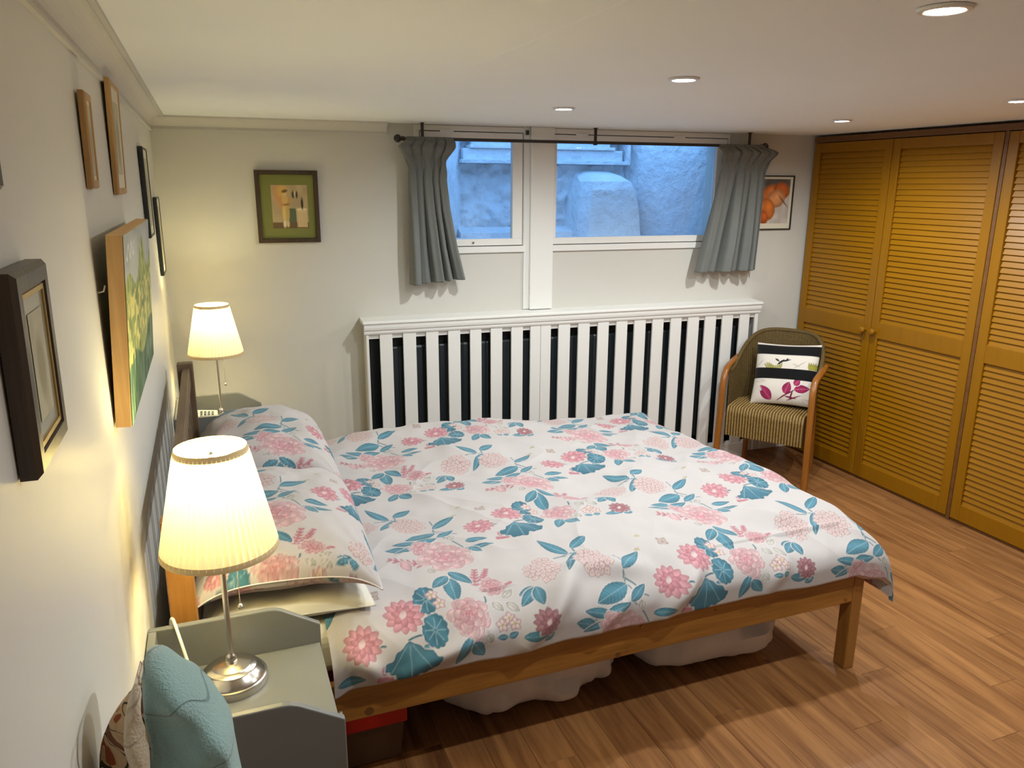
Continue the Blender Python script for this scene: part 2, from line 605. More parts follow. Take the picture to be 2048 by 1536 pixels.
for i in range(ncol):
    off = [0.0, 0.42, 0.81, 0.2, 0.62][i % 5]
    y = YF - off
    while y < 4.12:
        xa = i * PW
        if y + PL > YF + 0.05 and y < yback(xa) - 0.05:
            yy = max(YF, y)
            ye = min(y + PL, yback(xa + PW) - 0.002)
            full = abs(yy - y) < 1e-6 and abs(ye - (y + PL)) < 1e-6
            if plank0 is None:
                plank0 = pb.build('plank', M['plank'], floor, local=True)
                o = plank0
            else:
                o = copy_child(plank0, floor)
            o.location = (xa - fo.x, yy - fo.y, 0 - fo.z)
            if not full:
                o.scale = (1, (ye - yy) / PL, 1)
        y += PL

# ------------------------------------------------------------------ ceiling
b = MB()
ZT = 2.20
poly = [(-0.15, YF - 0.15), (XR + 0.15, YF - 0.15), (XR + 0.15, yback(XR + 0.15) + 0.1), (-0.15, yback(-0.15) + 0.1)]
b.prism(poly, 'z', H, ZT)
ceiling = tag(b.build('ceiling', M['ceiling']), 'low white plastered ceiling with recessed downlights', kind='structure')
b = MB()   # faint raised board joint running to the window wall
b.prism([(0.905, H + 0.001), (0.913, H - 0.0012), (0.919, H + 0.001)], 'y', 0.6, 3.55)
b.build('board_joint', M['ceiling'], ceiling)

# ------------------------------------------------------------------ walls
b = MB(); b.box(-0.15, 0, YF - 0.15, yback(0) + 0.1, -0.08, H)
tag(b.build('wall_left', M['wall_left']), 'uneven white painted wall hung with pictures beside the bed', kind='structure')
b = MB(); b.box(XR, XR + 0.15, YF - 0.15, yback(XR) + 0.1, -0.08, H)
tag(b.build('wall_right', M['wall']), 'white wall behind the louvred wardrobe', kind='structure')
b = MB(); b.box(0, XR, YF - 0.15, YF, -0.08, H)
tag(b.build('wall_front', M['wall']), 'white wall behind the viewer', kind='structure')

WT = 0.24   # thickness of the window wall
S0, S1 = 1.262, 1.884       # left opening
S2, S3 = 2.02, 3.185        # right opening
ZB, ZH = 1.362, 2.03
b = MB()
b.box(0, S0, 0, WT, -0.08, H, M=MBK)
b.box(S3, XR / math.cos(KB) + 0.05, 0, WT, -0.08, H, M=MBK)
b.box(S0, S3, 0, WT, -0.08, ZB, M=MBK)
b.box(S1, S2, 0, WT, ZB, H, M=MBK)
b.box(S0, S1, 0, WT, ZH, H, M=MBK)
b.box(S2, S3, 0, WT, ZH, H, M=MBK)
wall_back = tag(b.build('wall_back', M['wall']), 'white window wall with two low basement windows', kind='structure')

# coving along the left wall and the start of the back wall
CV = 0.058
prof = [(0, H), (0, H - CV - 0.008), (0.009, H - CV - 0.008), (0.009, H - CV)] + [(CV + 0.0 - (CV - 0.004) * math.cos(R(a)), H - CV + (CV - 0.004) * math.sin(R(a))) for a in range(15, 86, 10)] + [(CV, H - 0.009), (CV + 0.010, H - 0.009), (CV + 0.010, H)]
b = MB(); b.prism(prof, 'y', YF, yback(0) - 0.001)
tag(b.build('trim_1', M['wall']), 'white coving along the top of the picture wall', kind='structure')
b = MB()
prof2 = [(-p[0], p[1]) for p in prof]
b.prism(prof2, 'x', 0.0, 1.12, M=MBK)
tag(b.build('trim_2', M['wall']), 'white coving along the top of the window wall', kind='structure')

# mullion post between the windows, down to the radiator shelf
b = MB()
b.box(1.905, 2.042, -0.034, -0.0005, 1.035, H - 0.001, M=MBK)
b.box(1.872, 1.905, -0.012, -0.0005, 1.035, H - 0.001, M=MBK)
tag(b.build('trim_3', M['white'], bevel=0.002), 'white boxed post between the two windows', kind='structure')

b = MB(); b.box(3.44, 3.80, -0.016, -0.0005, 0, 0.095, M=MBK)
tag(b.build('baseboard_back', M['white'], bevel=0.003), 'short white skirting behind the wicker chair', kind='structure')
b = MB(); b.box(0.0005, 0.016, YF + 0.02, 4.14, 0, 0.095)
tag(b.build('baseboard_left', M['white'], bevel=0.003), 'white skirting along the picture wall', kind='structure')


# ------------------------------------------------------------------ windows
def window(n, label, s0, s1, gl0, gl1, hinges):
    t = thing('window_%d' % n, None, None, MBK @ Vector(((s0 + s1) / 2, 0, ZB)))
    tag(t, label, kind='structure')
    b = MB()
    b.box(s0, s1, -0.004, 0.06, 2.004, ZH, M=MBK)
    b.box(s0, s1, -0.016, 0.06, ZB, 1.396, M=MBK)
    b.box(s0, s0 + 0.028, -0.004, 0.06, 1.396, 2.004, M=MBK)
    b.box(s1 - 0.014, s1, -0.004, 0.06, 1.396, 2.004, M=MBK)
    b.box(s0 + 0.028, s1 - 0.014, 0.036, 0.06, 1.396, 1.415, M=MBK)
    b.box(s0 + 0.028, s1 - 0.014, 0.036, 0.06, 1.988, 2.004, M=MBK)
    b.box(s1 - 0.034, s1 - 0.014, 0.036, 0.06, 1.415, 1.988, M=MBK)
    b.box(s0 + 0.028, s0 + 0.048, 0.036, 0.06, 1.415, 1.988, M=MBK)
    b.build('window_frame', M['white'], t, bevel=0.0015)
    c0, c1 = s0 + 0.032, s1 - 0.019
    b = MB()
    b.box(c0, c1, -0.006, 0.034, 1.4005, 1.437, M=MBK)
    b.box(c0, c1, -0.006, 0.034, 1.957, 1.9995, M=MBK)
    b.box(c0, gl0, -0.006, 0.034, 1.437, 1.957, M=MBK)
    b.box(gl1, c1, -0.006, 0.034, 1.437, 1.957, M=MBK)
    cs = b.build('casement', M['white'], t, bevel=0.002)
    b = MB(); b.box(gl0 - 0.003, gl1 + 0.003, 0.013, 0.017, 1.434, 1.96, M=MBK)
    b.build('pane', M['glass'], cs)
    for h in hinges:
        b = MB(); b.box(h, h + 0.075, -0.009, -0.004, 1.996, 2.010, M=MBK)
        b.build('hinge', M['white'], t, bevel=0.001)
    return t, cs


w1, cs1 = window(1, 'left basement window with white casement frame behind the left curtain', S0, S1, 1.36, 1.807, (1.40,))
b = MB(); b.tube([MBK @ Vector((1.577, -0.006, 1.418)), MBK @ Vector((1.577, -0.014, 1.418))], 0.006, 10)
b.build('catch', M['nickel'], cs1)
b = MB(); b.box(1.878, 1.892, -0.03, -0.013, 1.992, 2.016, M=MBK); b.build('stop', M['rod'], w1)
w2, cs2 = window(2, 'wide right basement window with white casement frame beside the post', S2, S3, 2.068, 3.10, (2.18, 2.80))

# ------------------------------------------------------------------ light well outside the windows
lw = thing('wall_light_well', None, None, MBK @ Vector((2.3, 0.5, 1.3)))
tag(lw, 'whitewashed light well outside the basement windows in blue dusk light', kind='structure')
b = MB()
b.prism([(0.9, WT + 0.001), (3.75, WT + 0.001), (3.75, 1.06), (0.9, 1.06)], 'z', 1.20, 1.395, M=MBK)
b.build('ledge', M['well'], lw)
b = MB()
b.prism([(1.395, WT + 0.001), (1.745, 0.86), (1.745, 1.06), (0.9, 1.06), (0.9, WT + 0.001)], 'z', 1.395, 2.55, M=MBK)
b.build('side_wall', M['well'], lw)
b = MB()
b.prism([(3.21, WT + 0.001), (3.75, WT + 0.001), (3.75, 1.06), (2.93, 1.06), (2.93, 0.86)], 'z', 1.395, 2.55, M=MBK)
b.build('side_wall', M['well'], lw)


def vnoise(x, y, seed, sc):
    """smooth value noise on arrays"""
    r = np.random.default_rng(seed)
    T = r.random((64, 64))
    xx = np.asarray(x) * sc + 100.3
    yy = np.asarray(y) * sc + 100.7
    xi = np.floor(xx).astype(int); yi = np.floor(yy).astype(int)
    fx = xx - xi; fy = yy - yi
    fx = fx * fx * fx * (fx * (fx * 6 - 15) + 10); fy = fy * fy * fy * (fy * (fy * 6 - 15) + 10)
    g = lambda a, c_: T[a % 64, c_ % 64]
    return (g(xi, yi) * (1 - fx) + g(xi + 1, yi) * fx) * (1 - fy) + (g(xi, yi + 1) * (1 - fx) + g(xi + 1, yi + 1) * fx) * fy - 0.5


def stone_face(s0, s1, z0, z1, y, amp, nu, nv):
    P = []
    for i in range(nu):
        row = []
        for j in range(nv):
            s = lerp(s0, s1, i / (nu - 1)); z = lerp(z0, z1, j / (nv - 1))
            d = amp * (vnoise(s, z, 3, 6.0) + 0.6 * vnoise(s, z, 4, 15.0) + 0.35 * vnoise(s, z, 9, 32.0))
            row.append(MBK @ Vector((s, y + float(d), z)))
        P.append(row)
    return P


b = MB()
b.grid(stone_face(1.70, 3.0, 1.38, 1.86, 0.84, 0.085, 110, 50))
b.box(1.6, 3.1, 0.90, 1.06, 1.395, 2.55, M=MBK)
b.build('rough_stone', M['well'], lw)
# sloping stone plinth at the foot of the back wall
b = MB(); b.prism([(0.70, 1.395), (0.70, 1.425), (0.80, 1.455), (0.90, 1.46), (0.90, 1.395)], 'x', 1.70, 2.5, M=MBK @ Matrix.Identity(4))
b.build('plinth', M['well'], lw)
# rounded buttress
P = []
for i, (z, sa, sb, ya) in enumerate([(1.39, 2.50, 2.95, 0.56), (1.55, 2.515, 2.935, 0.565), (1.70, 2.53, 2.905, 0.575), (1.752, 2.54, 2.88, 0.60), (1.79, 2.55, 2.84, 0.67), (1.82, 2.55, 2.80, 0.78), (1.835, 2.55, 2.78, 0.86)]):
    row = [(sa - 0.04, 0.90), (sa - 0.02, ya + 0.10), (sa + 0.03, ya + 0.012), (sa + 0.09, ya), (sb - 0.09, ya), (sb - 0.03, ya + 0.015), (sb, ya + 0.10), (sb + 0.01, 0.90)]
    P.append([MBK @ Vector((q[0], q[1], z)) for q in row])
b = MB(); b.grid(P)
b.build('buttress', M['well'], lw, sharp=18)
# boarded vent opening at the top of the back wall
for (z0, z1, yy, sa, sb) in ((1.862, 1.885, 0.735, 1.72, 2.885), (1.885, 1.955, 0.775, 1.74, 2.865), (1.955, 1.975, 0.755, 1.78, 2.80), (1.975, 2.04, 0.80, 1.80, 2.78), (2.04, 2.10, 0.77, 1.74, 2.865), (2.10, 2.3, 0.74, 1.72, 2.885)):
    b = MB(); b.box(sa, sb, yy, 0.895, z0, z1 - 0.0005, M=MBK)
    b.build('vent_board', M['well'], lw, bevel=0.003)
b = MB(); b.box(2.885, 2.905, 0.735, 0.895, 1.862, 2.3, M=MBK); b.build('vent_jamb', M['well'], lw, bevel=0.003)

# ------------------------------------------------------------------ recessed downlights
SPOTS = [((1.454, 1.10), 'recessed ceiling downlight nearest the viewer, over the near side of the bed'),
         ((1.556, 2.07), 'recessed ceiling downlight above the middle of the bed'),
         ((1.617, 3.035), 'recessed ceiling downlight just in front of the window post'),
         ((3.071, 3.03), 'recessed ceiling downlight by the wardrobe above the wicker chair'),
         ((2.985, 2.085), 'recessed ceiling downlight at the right edge of the photo, before the wardrobe'),
         ((2.985, 1.10), 'recessed ceiling downlight out of frame before the wardrobe')]
dl0 = None
for (p, lab) in SPOTS:
    if dl0 is None:
        dl0 = thing('downlight', lab, 'downlight', (p[0], p[1], H - 0.012), group='recessed ceiling downlights')
        Mx = Matrix.Translation((p[0], p[1], 0))
        b = MB(); b.lathe([(0.033, H - 0.001), (0.033, H - 0.006), (0.036, H - 0.0075), (0.044, H - 0.006), (0.047, H - 0.001)], 32, M=Mx)
        b.build('rim', M['chrome_rim'], dl0)
        b = MB(); b.lathe([(0.0, H - 0.0055), (0.026, H - 0.0055), (0.0325, H - 0.004), (0.0325, H - 0.002)], 24, M=Mx)
        b.build('lens', M['lens'], dl0)
        ld = bpy.data.lights.new('downlight_beam', 'SPOT')
        ld.energy = SPOT_W
        ld.color = SPOT_COL
        ld.spot_size = R(174)
        ld.spot_blend = 0.70
        ld.shadow_soft_size = 0.022
        lo = bpy.data.objects.new('downlight_beam', ld)
        COL.objects.link(lo)
        lo.parent = dl0
        lo.location = (0, 0, -0.022)
    else:
        o = copy_tree(dl0)
        o.location = (p[0], p[1], H - 0.012)
        o['label'] = lab

# ------------------------------------------------------------------ radiator cover with white slats
GAPS = [(0.969, 1.027), (1.095, 1.153), (1.224, 1.279), (1.348, 1.403), (1.472, 1.528), (1.594, 1.648), (1.717, 1.770), (1.840, 1.885), (2.011, 2.058), (2.131, 2.182), (2.255, 2.307), (2.378, 2.427), (2.500, 2.546), (2.622, 2.668), (2.743, 2.792), (2.867, 2.912), (2.990, 3.032), (3.111, 3.156), (3.233, 3.283), (3.355, 3.394)]
rc = thing('radiator_cover', 'long white slatted radiator cover with moulded shelf under the windows', 'radiator cover', MBK @ Vector((2.18, -0.06, 0)))
sl = []
for i in range(len(GAPS) - 1):
    a, c_ = GAPS[i][1], GAPS[i + 1][0]
    if c_ - a > 0.1:
        mid = (a + c_) / 2
        sl += [(a, mid - 0.001), (mid + 0.001, c_)]
    else:
        sl.append((a, c_))
sl = [(0.955, GAPS[0][0])] + sl + [(GAPS[-1][1], 3.418)]
for (a, c_) in sl:
    b = MB(); b.box(a, c_, -0.104, -0.0905, 0.104, 0.952, M=MBK)
    b.build('slat', M['white'], rc, bevel=0.002)
b = MB(); b.box(0.955, 3.418, -0.0900, -0.074, 0.926, 0.994, M=MBK); b.build('top_rail', M['white'], rc, bevel=0.001)
b = MB(); b.box(0.955, 3.418, -0.0900, -0.074, 0.0, 0.112, M=MBK)
b.box(0.953, 3.420, -0.110, -0.0902, 0.0, 0.103, M=MBK); b.build('plinth', M['white'], rc, bevel=0.003)
b = MB(); b.prism([(-0.0005, 1.008), (-0.0005, 1.032), (-0.122, 1.026), (-0.128, 1.022), (-0.128, 1.012), (-0.122, 1.008)], 'x', 0.938, 3.432, M=MBK)
b.build('shelf', M['white'], rc, bevel=0.0015)
b = MB(); b.prism([(-0.0905, 0.953), (-0.108, 0.953), (-0.112, 0.962), (-0.112, 0.972), (-0.118, 0.978), (-0.121, 0.990), (-0.121, 1.0075), (-0.0905, 1.0075)], 'x', 0.945, 3.426, M=MBK)
b.build('moulding', M['white'], rc)
b = MB(); b.box(0.955, 0.967, -0.0735, -0.0005, 0, 1.0075, M=MBK); b.build('end_panel', M['white'], rc, bevel=0.001)
b = MB(); b.box(3.406, 3.418, -0.0735, -0.0005, 0, 1.0075, M=MBK); b.build('end_panel', M['white'], rc, bevel=0.001)
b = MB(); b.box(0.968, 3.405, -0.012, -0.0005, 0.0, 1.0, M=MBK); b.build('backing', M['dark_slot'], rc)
b = MB()
P = []
nf = 200
for j, z in enumerate((0.16, 0.17, 0.86, 0.87)):
    row = []
    for i in range(nf):
        s = 1.05 + 2.25 * i / (nf - 1)
        y = -0.060 + 0.006 * (1 if (i // 4) % 2 else 0) + (0.006 if j in (0, 3) else 0)
        row.append(MBK @ Vector((s, y, z)))
    P.append(row)
b.grid(P, smooth=False)
b.box(1.05, 3.30, -0.050, -0.018, 0.16, 0.87, M=MBK)
rad = thing('radiator', 'dark panel radiator glimpsed behind the white slats', 'radiator', MBK @ Vector((2.18, -0.04, 0.0)))
b.build('panel', M['radiator'], rad)
b = MB(); b.tube([MBK @ Vector((1.2, -0.034, 0.0)), MBK @ Vector((1.2, -0.034, 0.16))], 0.008, 8); b.tube([MBK @ Vector((3.15, -0.034, 0.0)), MBK @ Vector((3.15, -0.034, 0.16))], 0.008, 8)
b.build('pipe', M['radiator'], rad)

# ------------------------------------------------------------------ louvred wardrobe
wd = thing('wardrobe', 'full-height built-in wardrobe with orange pine louvred doors', 'wardrobe', (4.08, 2.7, 0))
DZ0, DZ1 = 0.018, 1.986
DT = 0.030
doors = [(3.388, 3.990, 3.424), (2.732, 3.384, 3.350), (2.058, 2.706, 2.096), (1.402, 2.054, 2.018)]
PITCH = 0.0302
for (ya, yb_, yk) in doors:
    st = 0.052
    b = MB()
    b.box(XW, XW + DT, ya, ya + st, DZ0, DZ1)
    b.box(XW, XW + DT, yb_ - st, yb_, DZ0, DZ1)
    for (za, zb) in ((DZ0, 0.108), (0.874, 0.968), (1.930, DZ1)):
        b.box(XW + 0.0005, XW + DT - 0.0005, ya + st, yb_ - st, za, zb)
    d = b.build('door', M['ward_z'], wd, bevel=0.0025)
    do = ORG[d.name]
    # one louvre mesh per door, shared by its slats
    L_ = yb_ - ya - 2 * st - 0.001
    sb = MB()
    sb.box(-0.0205, 0.0205, -L_ / 2, L_ / 2, -0.0030, 0.0030, M=Matrix.Rotation(R(-72), 4, 'Y'))
    first = None
    for (za, zb) in ((0.108, 0.874), (0.968, 1.930)):
        n_ = int(round((zb - za) / PITCH))
        for k in range(n_):
            z = za + (k + 0.5) * (zb - za) / n_
            if first is None:
                first = sb.build('slat', M['ward_y'], d, local=True, bevel=0.0015, seg=1)
                o = first
            else:
                o = copy_child(first, d)
            o.location = (XW + DT / 2 + 0.001 - do.x, (ya + yb_) / 2 - do.y, z - do.z)
    b = MB()
    Mk = Matrix.Translation((XW, yk, 0.912)) @ Matrix.Rotation(R(-90), 4, 'Y')
    b.lathe([(0.009, 0.0), (0.009, 0.011), (0.015, 0.016), (0.0195, 0.024), (0.0195, 0.031), (0.014, 0.038), (0.0, 0.040)], 20, M=Mk)
    b.build('knob', M['ward_z'], d)
b = MB(); b.box(XW - 0.004, XW + 0.028, 1.38, 3.992, 1.990, 2.022); b.build('head_trim', M['ward_dark'], wd, bevel=0.002)
b = MB(); b.box(XW + 0.002, XW + 0.028, 2.7095, 2.7285, 0.004, 1.9895); b.build('centre_post', M['ward_dark'], wd)
b = MB(); b.box(XW + 0.012, XW + 0.03, 1.38, 3.99, 0.0005, 0.0165); b.build('plinth', M['ward_dark'], wd)
b = MB()
b.box(3.90, 3.91, 1.38, 3.98, 0.02, 1.98)
b.box(XW + 0.034, 4.38, 1.352, 1.372, 0.001, 2.02)
b.build('carcass', M['ward_in'], wd)

# ================================================================== FLORAL PRINT
# the cotton's repeat, drawn once as flat shapes on a numpy canvas and read by every bedding vertex
ELEMENTS = [
    ('stem', (0.637, 0.12), (0.678, 0.128), 0.006),
    ('stem', (0.549, 0.118), (0.57, 0.114), 0.006),
    ('lotus', (0.51, 0.13), 0.056, 0),
    ('lotus', (0.639, 0.196), 0.06, 1),
    ('ginkgo', (0.638, 0.118), (0.631, 0.002), 0.1),
    ('scallop', (0.716, 0.134), 0.042),
    ('scallop', (0.714, 0.236), 0.042),
    ('flower', (0.734, 0.246), 0.022),
    ('flower', (0.748, 0.21), 0.022),
    ('leaf', (0.816, 0.35), (0.87, 0.272), 0.036, 't'),
    ('leaf', (0.806, 0.316), (0.8, 0.2), 0.046, 't'),
    ('leaf', (0.806, 0.328), (0.746, 0.272), 0.034, 't'),
    ('peony', (0.823, 0.156), 0.056),
    ('leaf', (0.811, 0.086), (0.856, 0.12), 0.034, 'k'),
    ('leaf', (0.846, 0.116), (0.884, 0.136), 0.026, 'k'),
    ('peony', (0.924, 0.25), 0.034),
    ('frond', (0.874, 0.262), (0.901, 0.348)),
    ('frond', (0.903, 0.276), (0.937, 0.338)),
    ('frond', (0.951, 0.24), (0.99, 0.25)),
    ('leaf', (0.906, 0.19), (0.929, 0.154), 0.024, 'g'),
    ('leaf', (0.946, 0.18), (0.976, 0.142), 0.024, 'g'),
    ('leaf', (0.943, 0.2), (0.978, 0.222), 0.024, 'g'),
    ('leaf', (0.85, 0.092), (0.856, 0.066), 0.024, 'g'),
    ('leaf', (0.862, 0.094), (0.877, 0.068), 0.024, 'g'),
    ('stem', (0.889, 0.214), (0.884, 0.188), 0.005),
    ('leaf', (1.049, 0.202), (0.991, 0.192), 0.026, 't'),
    ('leaf', (1.049, 0.202), (0.986, 0.154), 0.032, 't'),
    ('leaf', (1.049, 0.202), (1.048, 0.14), 0.032, 't'),
    ('lotus', (1.042, 0.092), 0.042, 2),
    ('leaf', (0.97, 0.066), (1.042, 0.054), 0.03, 't'),
    ('leaf', (1.069, 0.054), (1.033, 0.036), 0.024, 't'),
    ('flower', (0.914, 0.112), 0.022),
    ('flower', (0.939, 0.128), 0.022),
    ('flower', (0.953, 0.11), 0.022),
    ('leaf', (0.926, 0.076), (0.893, 0.08), 0.016, 't'),
    ('leaf', (0.929, 0.074), (0.958, 0.084), 0.018, 't'),
    ('leaf', (0.809, 0.096), (0.763, 0.022), 0.034, 't'),
    ('leaf', (0.814, 0.078), (0.852, 0.03), 0.036, 't'),
    ('hydrangea', (1.101, 0.266), 0.066),
    ('hydrangea', (1.261, 0.252), 0.064),
    ('leaf', (1.213, 0.32), (1.145, 0.424), 0.034, 't'),
    ('leaf', (1.233, 0.344), (1.306, 0.388), 0.036, 't'),
    ('leaf', (1.236, 0.316), (1.16, 0.212), 0.028, 't'),
    ('stem', (1.176, 0.316), (1.235, 0.314), 0.005),
    ('stem', (1.234, 0.342), (1.235, 0.314), 0.005),
    ('stem', (1.159, 0.316), (1.199, 0.312), 0.004),
    ('leaf', (0.691, 0.092), (0.655, 0.058), 0.036, 'k'),
    ('leaf', (0.697, 0.094), (0.673, 0.08), 0.022, 't'),
    ('butterfly', (0.566, 0.278), 0.03),
    ('leaf', (1.339, 0.196), (1.434, 0.258), 0.036, 't'),
    ('leaf', (1.335, 0.152), (1.221, 0.112), 0.052, 't'),
    ('leaf', (1.222, 0.104), (1.204, 0.058), 0.028, 't'),
    ('leaf', (1.208, 0.046), (1.143, 0.064), 0.034, 't'),
    ('stem', (1.339, 0.196), (1.334, 0.162), 0.005),
    ('stem', (1.345, 0.262), (1.333, 0.172), 0.004),
    ('stem', (1.338, 0.17), (1.379, 0.12), 0.005),
    ('stem', (1.332, 0.158), (1.35, 0.122), 0.004),
    ('stem', (1.35, 0.122), (1.397, 0.102), 0.004),
    ('peony', (1.264, 0.036), 0.042),
    ('bug', (1.474, 0.334), 0.018),
    ('leaf', (1.368, 0.066), (1.369, 0.096), 0.024, 'g'),
    ('leaf', (1.409, 0.044), (1.484, 0.034), 0.026, 't'),
    ('leaf', (1.324, 0.048), (1.356, 0.034), 0.026, 't'),
    ('frond', (1.527, 0.048), (1.598, 0.052)),
    ('peony', (0.831, 0.438), 0.078),
    ('leaf', (0.774, 0.532), (0.686, 0.554), 0.03, 't'),
    ('leaf', (0.774, 0.514), (0.677, 0.49), 0.02, 't'),
    ('leaf', (0.841, 0.558), (0.908, 0.6), 0.03, 't'),
    ('leaf', (0.755, 0.534), (0.84, 0.554), 0.028, 't'),
    ('leaf', (0.879, 0.464), (1.008, 0.456), 0.02, 't'),
    ('leaf', (0.919, 0.466), (0.959, 0.434), 0.022, 't'),
    ('stem', (0.851, 0.556), (0.913, 0.462), 0.004),
    ('frond', (0.751, 0.406), (0.645, 0.454)),
    ('leaf', (0.692, 0.436), (0.707, 0.382), 0.03, 'k'),
    ('leaf', (0.756, 0.374), (0.78, 0.358), 0.024, 'g'),
    ('bug', (0.949, 0.728), 0.018),
    ('frond', (0.538, 0.026), (0.584, 0.02)),
]
LA, LB = (0.975, 0.0), (0.4875, 0.460)
RES = 0.0018
CW, CH = 2.46, 2.36              # canvas size in metres
CX0, CY0 = 0.30, -0.12
canvas = np.empty((int(CH / RES), int(CW / RES), 3), np.float32)
canvas[:] = np.array([232, 225, 224]) / 255.0
TEAL, TEAL_D, TEAL_L = np.array([90, 150, 172]) / 255, np.array([46, 94, 118]) / 255, np.array([190, 220, 230]) / 255
PINK, PINK_D, PINK_L = np.array([232, 164, 174]) / 255, np.array([200, 120, 134]) / 255, np.array([246, 216, 216]) / 255
GREY, PALE = np.array([150, 146, 142]) / 255, np.array([244, 222, 218]) / 255
YELL, WHITE = np.array([226, 208, 140]) / 255, np.array([242, 238, 237]) / 255


class Canvas:
    def __init__(self, arr, x0, y0, res):
        self.a, self.x0, self.y0, self.r = arr, x0, y0, res

    def win(self, cx, cy, rad):
        h, w, _ = self.a.shape
        i0 = max(0, int((cx - rad - self.x0) / self.r)); i1 = min(w, int((cx + rad - self.x0) / self.r) + 1)
        j0 = max(0, int((cy - rad - self.y0) / self.r)); j1 = min(h, int((cy + rad - self.y0) / self.r) + 1)
        if i1 <= i0 or j1 <= j0:
            return None
        X = self.x0 + (np.arange(i0, i1) + 0.5) * self.r
        Y = self.y0 + (np.arange(j0, j1) + 0.5) * self.r
        X, Y = np.meshgrid(X, Y)
        return (slice(j0, j1), slice(i0, i1)), X, Y

    def put(self, sl_, sd, col):
        """blend colour where the signed distance (metres) is negative"""
        al = np.clip(0.5 - sd / self.r, 0, 1)[..., None]
        t = self.a[sl_]
        self.a[sl_] = t * (1 - al) + col * al

    def leaf(self, p, q, wid, fill, line, hi, halo=True, veins=True, ser=0.0, tip=False, rnd=False):
        p = np.array(p); q = np.array(q)
        ax = q - p
        Ln = np.hypot(*ax)
        if Ln < 1e-4:
            return
        w = self.win((p[0] + q[0]) / 2, (p[1] + q[1]) / 2, Ln / 2 + wid + 0.01)
        if w is None:
            return
        sl_, X, Y = w
        t = ((X - p[0]) * ax[0] + (Y - p[1]) * ax[1]) / Ln ** 2
        n = (-(X - p[0]) * ax[1] + (Y - p[1]) * ax[0]) / Ln
        tt = np.clip(t, 0, 1)
        ww = wid * 0.5 * (np.sin(PI * tt ** 1.25) ** 0.7 * (1 - 0.25 * tt) if tip else np.sin(PI * tt ** 0.85) ** 0.8)
        if rnd:
            ww = wid * 0.5 * np.sin(PI * np.clip(tt, 0, 1) ** 1.7) ** 0.55
        if ser:
            ww = ww * (1 + ser * np.abs(np.sin(tt * 26)))
        over = np.where(t < 0, -t, np.where(t > 1, t - 1, 0)) * Ln
        sd = np.where(over > 0, np.hypot(over, n), np.abs(n) - ww) * 0.85
        if halo:
            self.put(sl_, sd - 0.0035, WHITE)
        self.put(sl_, sd, line)
        k = 0.5 + 0.5 * np.sin(tt * 5 + n * 120)
        self.put(sl_, sd + 0.0018, fill * (0.92 + 0.16 * k[..., None]))
        if veins:
            self.put(sl_, np.maximum(np.abs(n) - 0.0009, sd + 0.002), hi)
            vv = np.abs(((tt * 9 - np.abs(n) / max(wid, 1e-3) * 3.0) % 1) - 0.5) * Ln / 9 - 0.0006
            self.put(sl_, np.maximum(vv, sd + 0.003), (fill + hi) / 2)

    def lotus(self, c, r, kind):
        dk = 0.82 if kind == 2 else 1.0
        for k in (0, 2, 4, 6, 8, 10, 1, 3, 5, 7, 9, 11):
            a = 2 * PI * k / 12 + 0.4 * kind
            q = (c[0] + r * math.cos(a), c[1] + r * math.sin(a))
            p = (c[0] + 0.15 * r * math.cos(a), c[1] + 0.15 * r * math.sin(a))
            self.leaf(p, q, r * 0.50, (PINK * 0.8 + PINK_L * 0.2) * dk, PINK_D * dk, PINK_L, halo=(k % 2 == 0), veins=False, tip=True)
        for k in (0, 2, 4, 6, 1, 3, 5):
            a = 2 * PI * k / 7 + 0.9 + kind
            q = (c[0] + 0.62 * r * math.cos(a), c[1] + 0.62 * r * math.sin(a))
            self.leaf(c, q, r * 0.40, (PINK * 0.95) * dk, PINK_D * dk, PINK_L, halo=False, veins=False, tip=True)
        self.leaf((c[0] - 0.16 * r, c[1] - 0.2 * r), (c[0] + 0.12 * r, c[1] + 0.34 * r), r * 0.42, PINK_L * 0.98, PINK_D * dk, PINK_L, halo=False, veins=False)

    def peony(self, c, r):
        seed = int(abs(r) * 5000)
        for ring, (nn, rr, ww_, mixk, rot) in enumerate(((9, 1.12, 0.72, 0.12, 0.0), (8, 0.92, 0.66, 0.28, 0.35), (7, 0.72, 0.58, 0.10, 0.1), (6, 0.54, 0.52, 0.55, 0.5), (5, 0.37, 0.42, 0.35, 0.2), (3, 0.20, 0.30, 0.9, 0.0))):
            for k in list(range(0, nn, 2)) + list(range(1, nn, 2)):
                a_ = 2 * PI * k / nn + rot + 0.25 * math.sin(k * 7.3 + seed + ring)
                r_ = r * rr * (1 + 0.10 * math.sin(k * 4.1 + ring * 2 + seed))
                col_ = PINK_L * (1 - mixk) + PINK * mixk
                self.leaf(c, (c[0] + r_ * math.cos(a_), c[1] + r_ * math.sin(a_)), r * ww_, col_, PINK_D * 0.75 + PINK * 0.25, PINK, halo=(ring == 0), veins=False, rnd=True)

